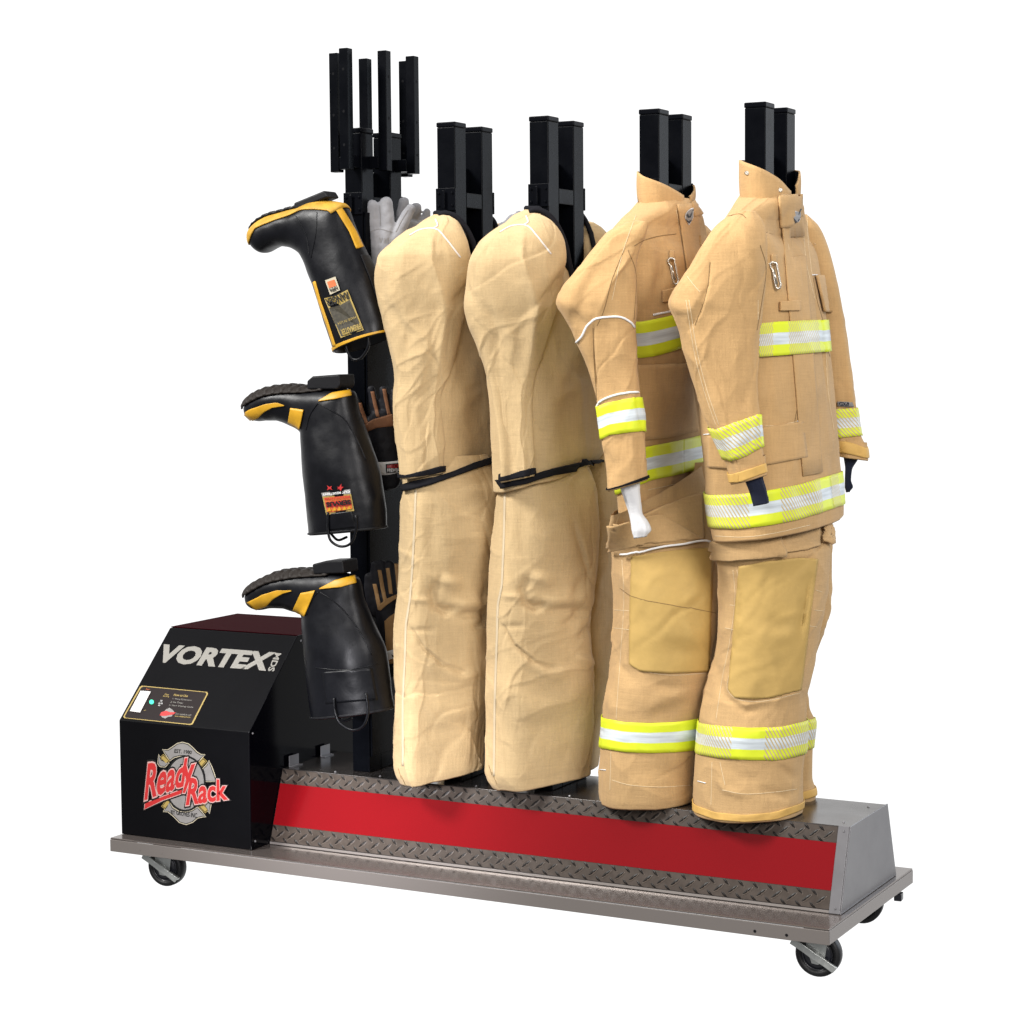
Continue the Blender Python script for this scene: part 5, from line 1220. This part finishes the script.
text_on([('AMERICAN', [(387, 465), (399, 464), (399.5, 467.5), (387.3, 468.3)], 'redp', .04), ('FIREWEAR', [(387.3, 469), (399.5, 468), (400, 471), (387.6, 472)], 'white', .02)], [gg4], w4, 'label_text', .0046)
w5, gg5 = glove('black glove with tan palm and a small white tag, beside the lowest boot', [
    [(368.5, 577, 8), (369, 590, 9), (374, 612, 10)], [(374.5, 565, 8), (375.5, 580, 9.5), (380, 604, 11)], [(381.5, 564, 8), (383, 580, 9.5), (386, 602, 11)], [(389.5, 564, 8), (391, 580, 9.5), (393, 602, 11)], [(397, 566, 7), (399, 585, 9), (400, 602, 9)],
    [(386, 606, 26), (389, 630, 22), (392, 668, 19)]], GP2, 'black_leather', gr)
for q in ([(374.7, 584), (377, 595), (380, 610)], [(379.5, 570), (382, 585), (385.5, 602)], [(387.6, 568), (389.3, 580), (391, 594)], [(396, 562), (397.5, 575), (399, 592)]):
    Q = np.array(q); patch('finger_strip', [gg5], (Q-[1.9, 0]).tolist(), (Q+[1.9, 0]).tolist(), 'tan_leather', w5, nu=16, nv=4, off=.001, thick=.0012)
patch('palm_patch', [gg5], [(378, 606), (386, 599), (397, 594)], [(380, 611), (388, 604), (397, 598)], 'tan_leather', w5, nu=16, nv=5, off=.0012, thick=.0014)
patch('heel_patch', [gg5], [(384.5, 621), (390, 616), (398, 611)], [(387, 664), (392, 663.5), (398, 662)], 'tan_leather', w5, nu=14, nv=18, off=.0012, thick=.0014)
patch('tag', [gg5], [(385.5, 651.5), (396, 649)], [(387.3, 659.8), (396, 657.8)], 'white', w5, nu=8, nv=5, off=.003, thick=.001)
poly_on([([(391, 654), (393.4, 655), (394, 657), (392.3, 657), (391.7, 655.6)], 'blackp', 0)], [gg5], w5, 'tag_mark', .0042)
WORLD_DIM = .34
LIGHTS = [
    ('key_softbox', (-1.8, -3.4, 4.7), (1.1, .3, .9), 1.5, 560, (1, .985, .955)),
    ('fill_softbox', (5.4, -2.9, 3.2), (1.1, .3, .8), 2.0, 215, (1, .965, .945)),
    ('front_softbox', (3.0, -5.4, 2.6), (1.1, .3, .8), 1.6, 95, (1, .97, .95)),
    ('overhead_softbox', (1.2, -.2, 4.6), (1.0, .3, .8), 2.0, 70, (1, 1, 1)),
    ('rim_softbox', (4.8, 4.4, 1.9), (1.2, .3, .9), 2.2, 95, (.78, .88, 1)),
    ('low_side_light', (.75, -2.1, .75), (.66, .15, .24), .25, 2.4, (.96, .95, 1), None, 28),
]
# ================================================================== light
w = bpy.data.worlds.new('World'); S.world = w; w.use_nodes = True
nt = w.node_tree; bg = nt.nodes['Background']; L = nt.links
tc = nt.nodes.new('ShaderNodeTexCoord')
def dotn(v):
    n = nt.nodes.new('ShaderNodeVectorMath'); n.operation = 'DOT_PRODUCT'; n.inputs[1].default_value = v; L.new(tc.outputs['Generated'], n.inputs[0]); return n.outputs['Value']
r = nt.nodes.new('ShaderNodeMapRange'); r.interpolation_type = 'SMOOTHSTEP'
r.inputs[1].default_value = .35; r.inputs[2].default_value = .62; r.inputs[3].default_value = WORLD_DIM; r.inputs[4].default_value = 1.15
L.new(dotn(tuple(F0)), r.inputs[0]); L.new(r.outputs[0], bg.inputs['Strength'])
bg.inputs['Color'].default_value = (1, 1, 1, 1)
def area(name, loc, aim, size, power, col=(1, 1, 1), sy=None, spread=None):
    l = bpy.data.lights.new(name, 'AREA'); l.energy = power; l.color = col; l.size = size
    if spread: l.spread = math.radians(spread)
    if sy: l.shape = 'RECTANGLE'; l.size_y = sy
    o = bpy.data.objects.new(name, l); COL.objects.link(o); o.location = loc
    o.rotation_euler = (Vector(aim)-Vector(loc)).to_track_quat('-Z', 'Y').to_euler(); return o
for a in LIGHTS: area(*a)
S.render.engine = 'CYCLES'
S.cycles.max_bounces = 6; S.cycles.use_denoising = True
S.render.resolution_x = S.render.resolution_y = 1024
v = S.view_settings; v.view_transform = 'Standard'; v.look = 'None'; v.exposure = 0; v.gamma = 1
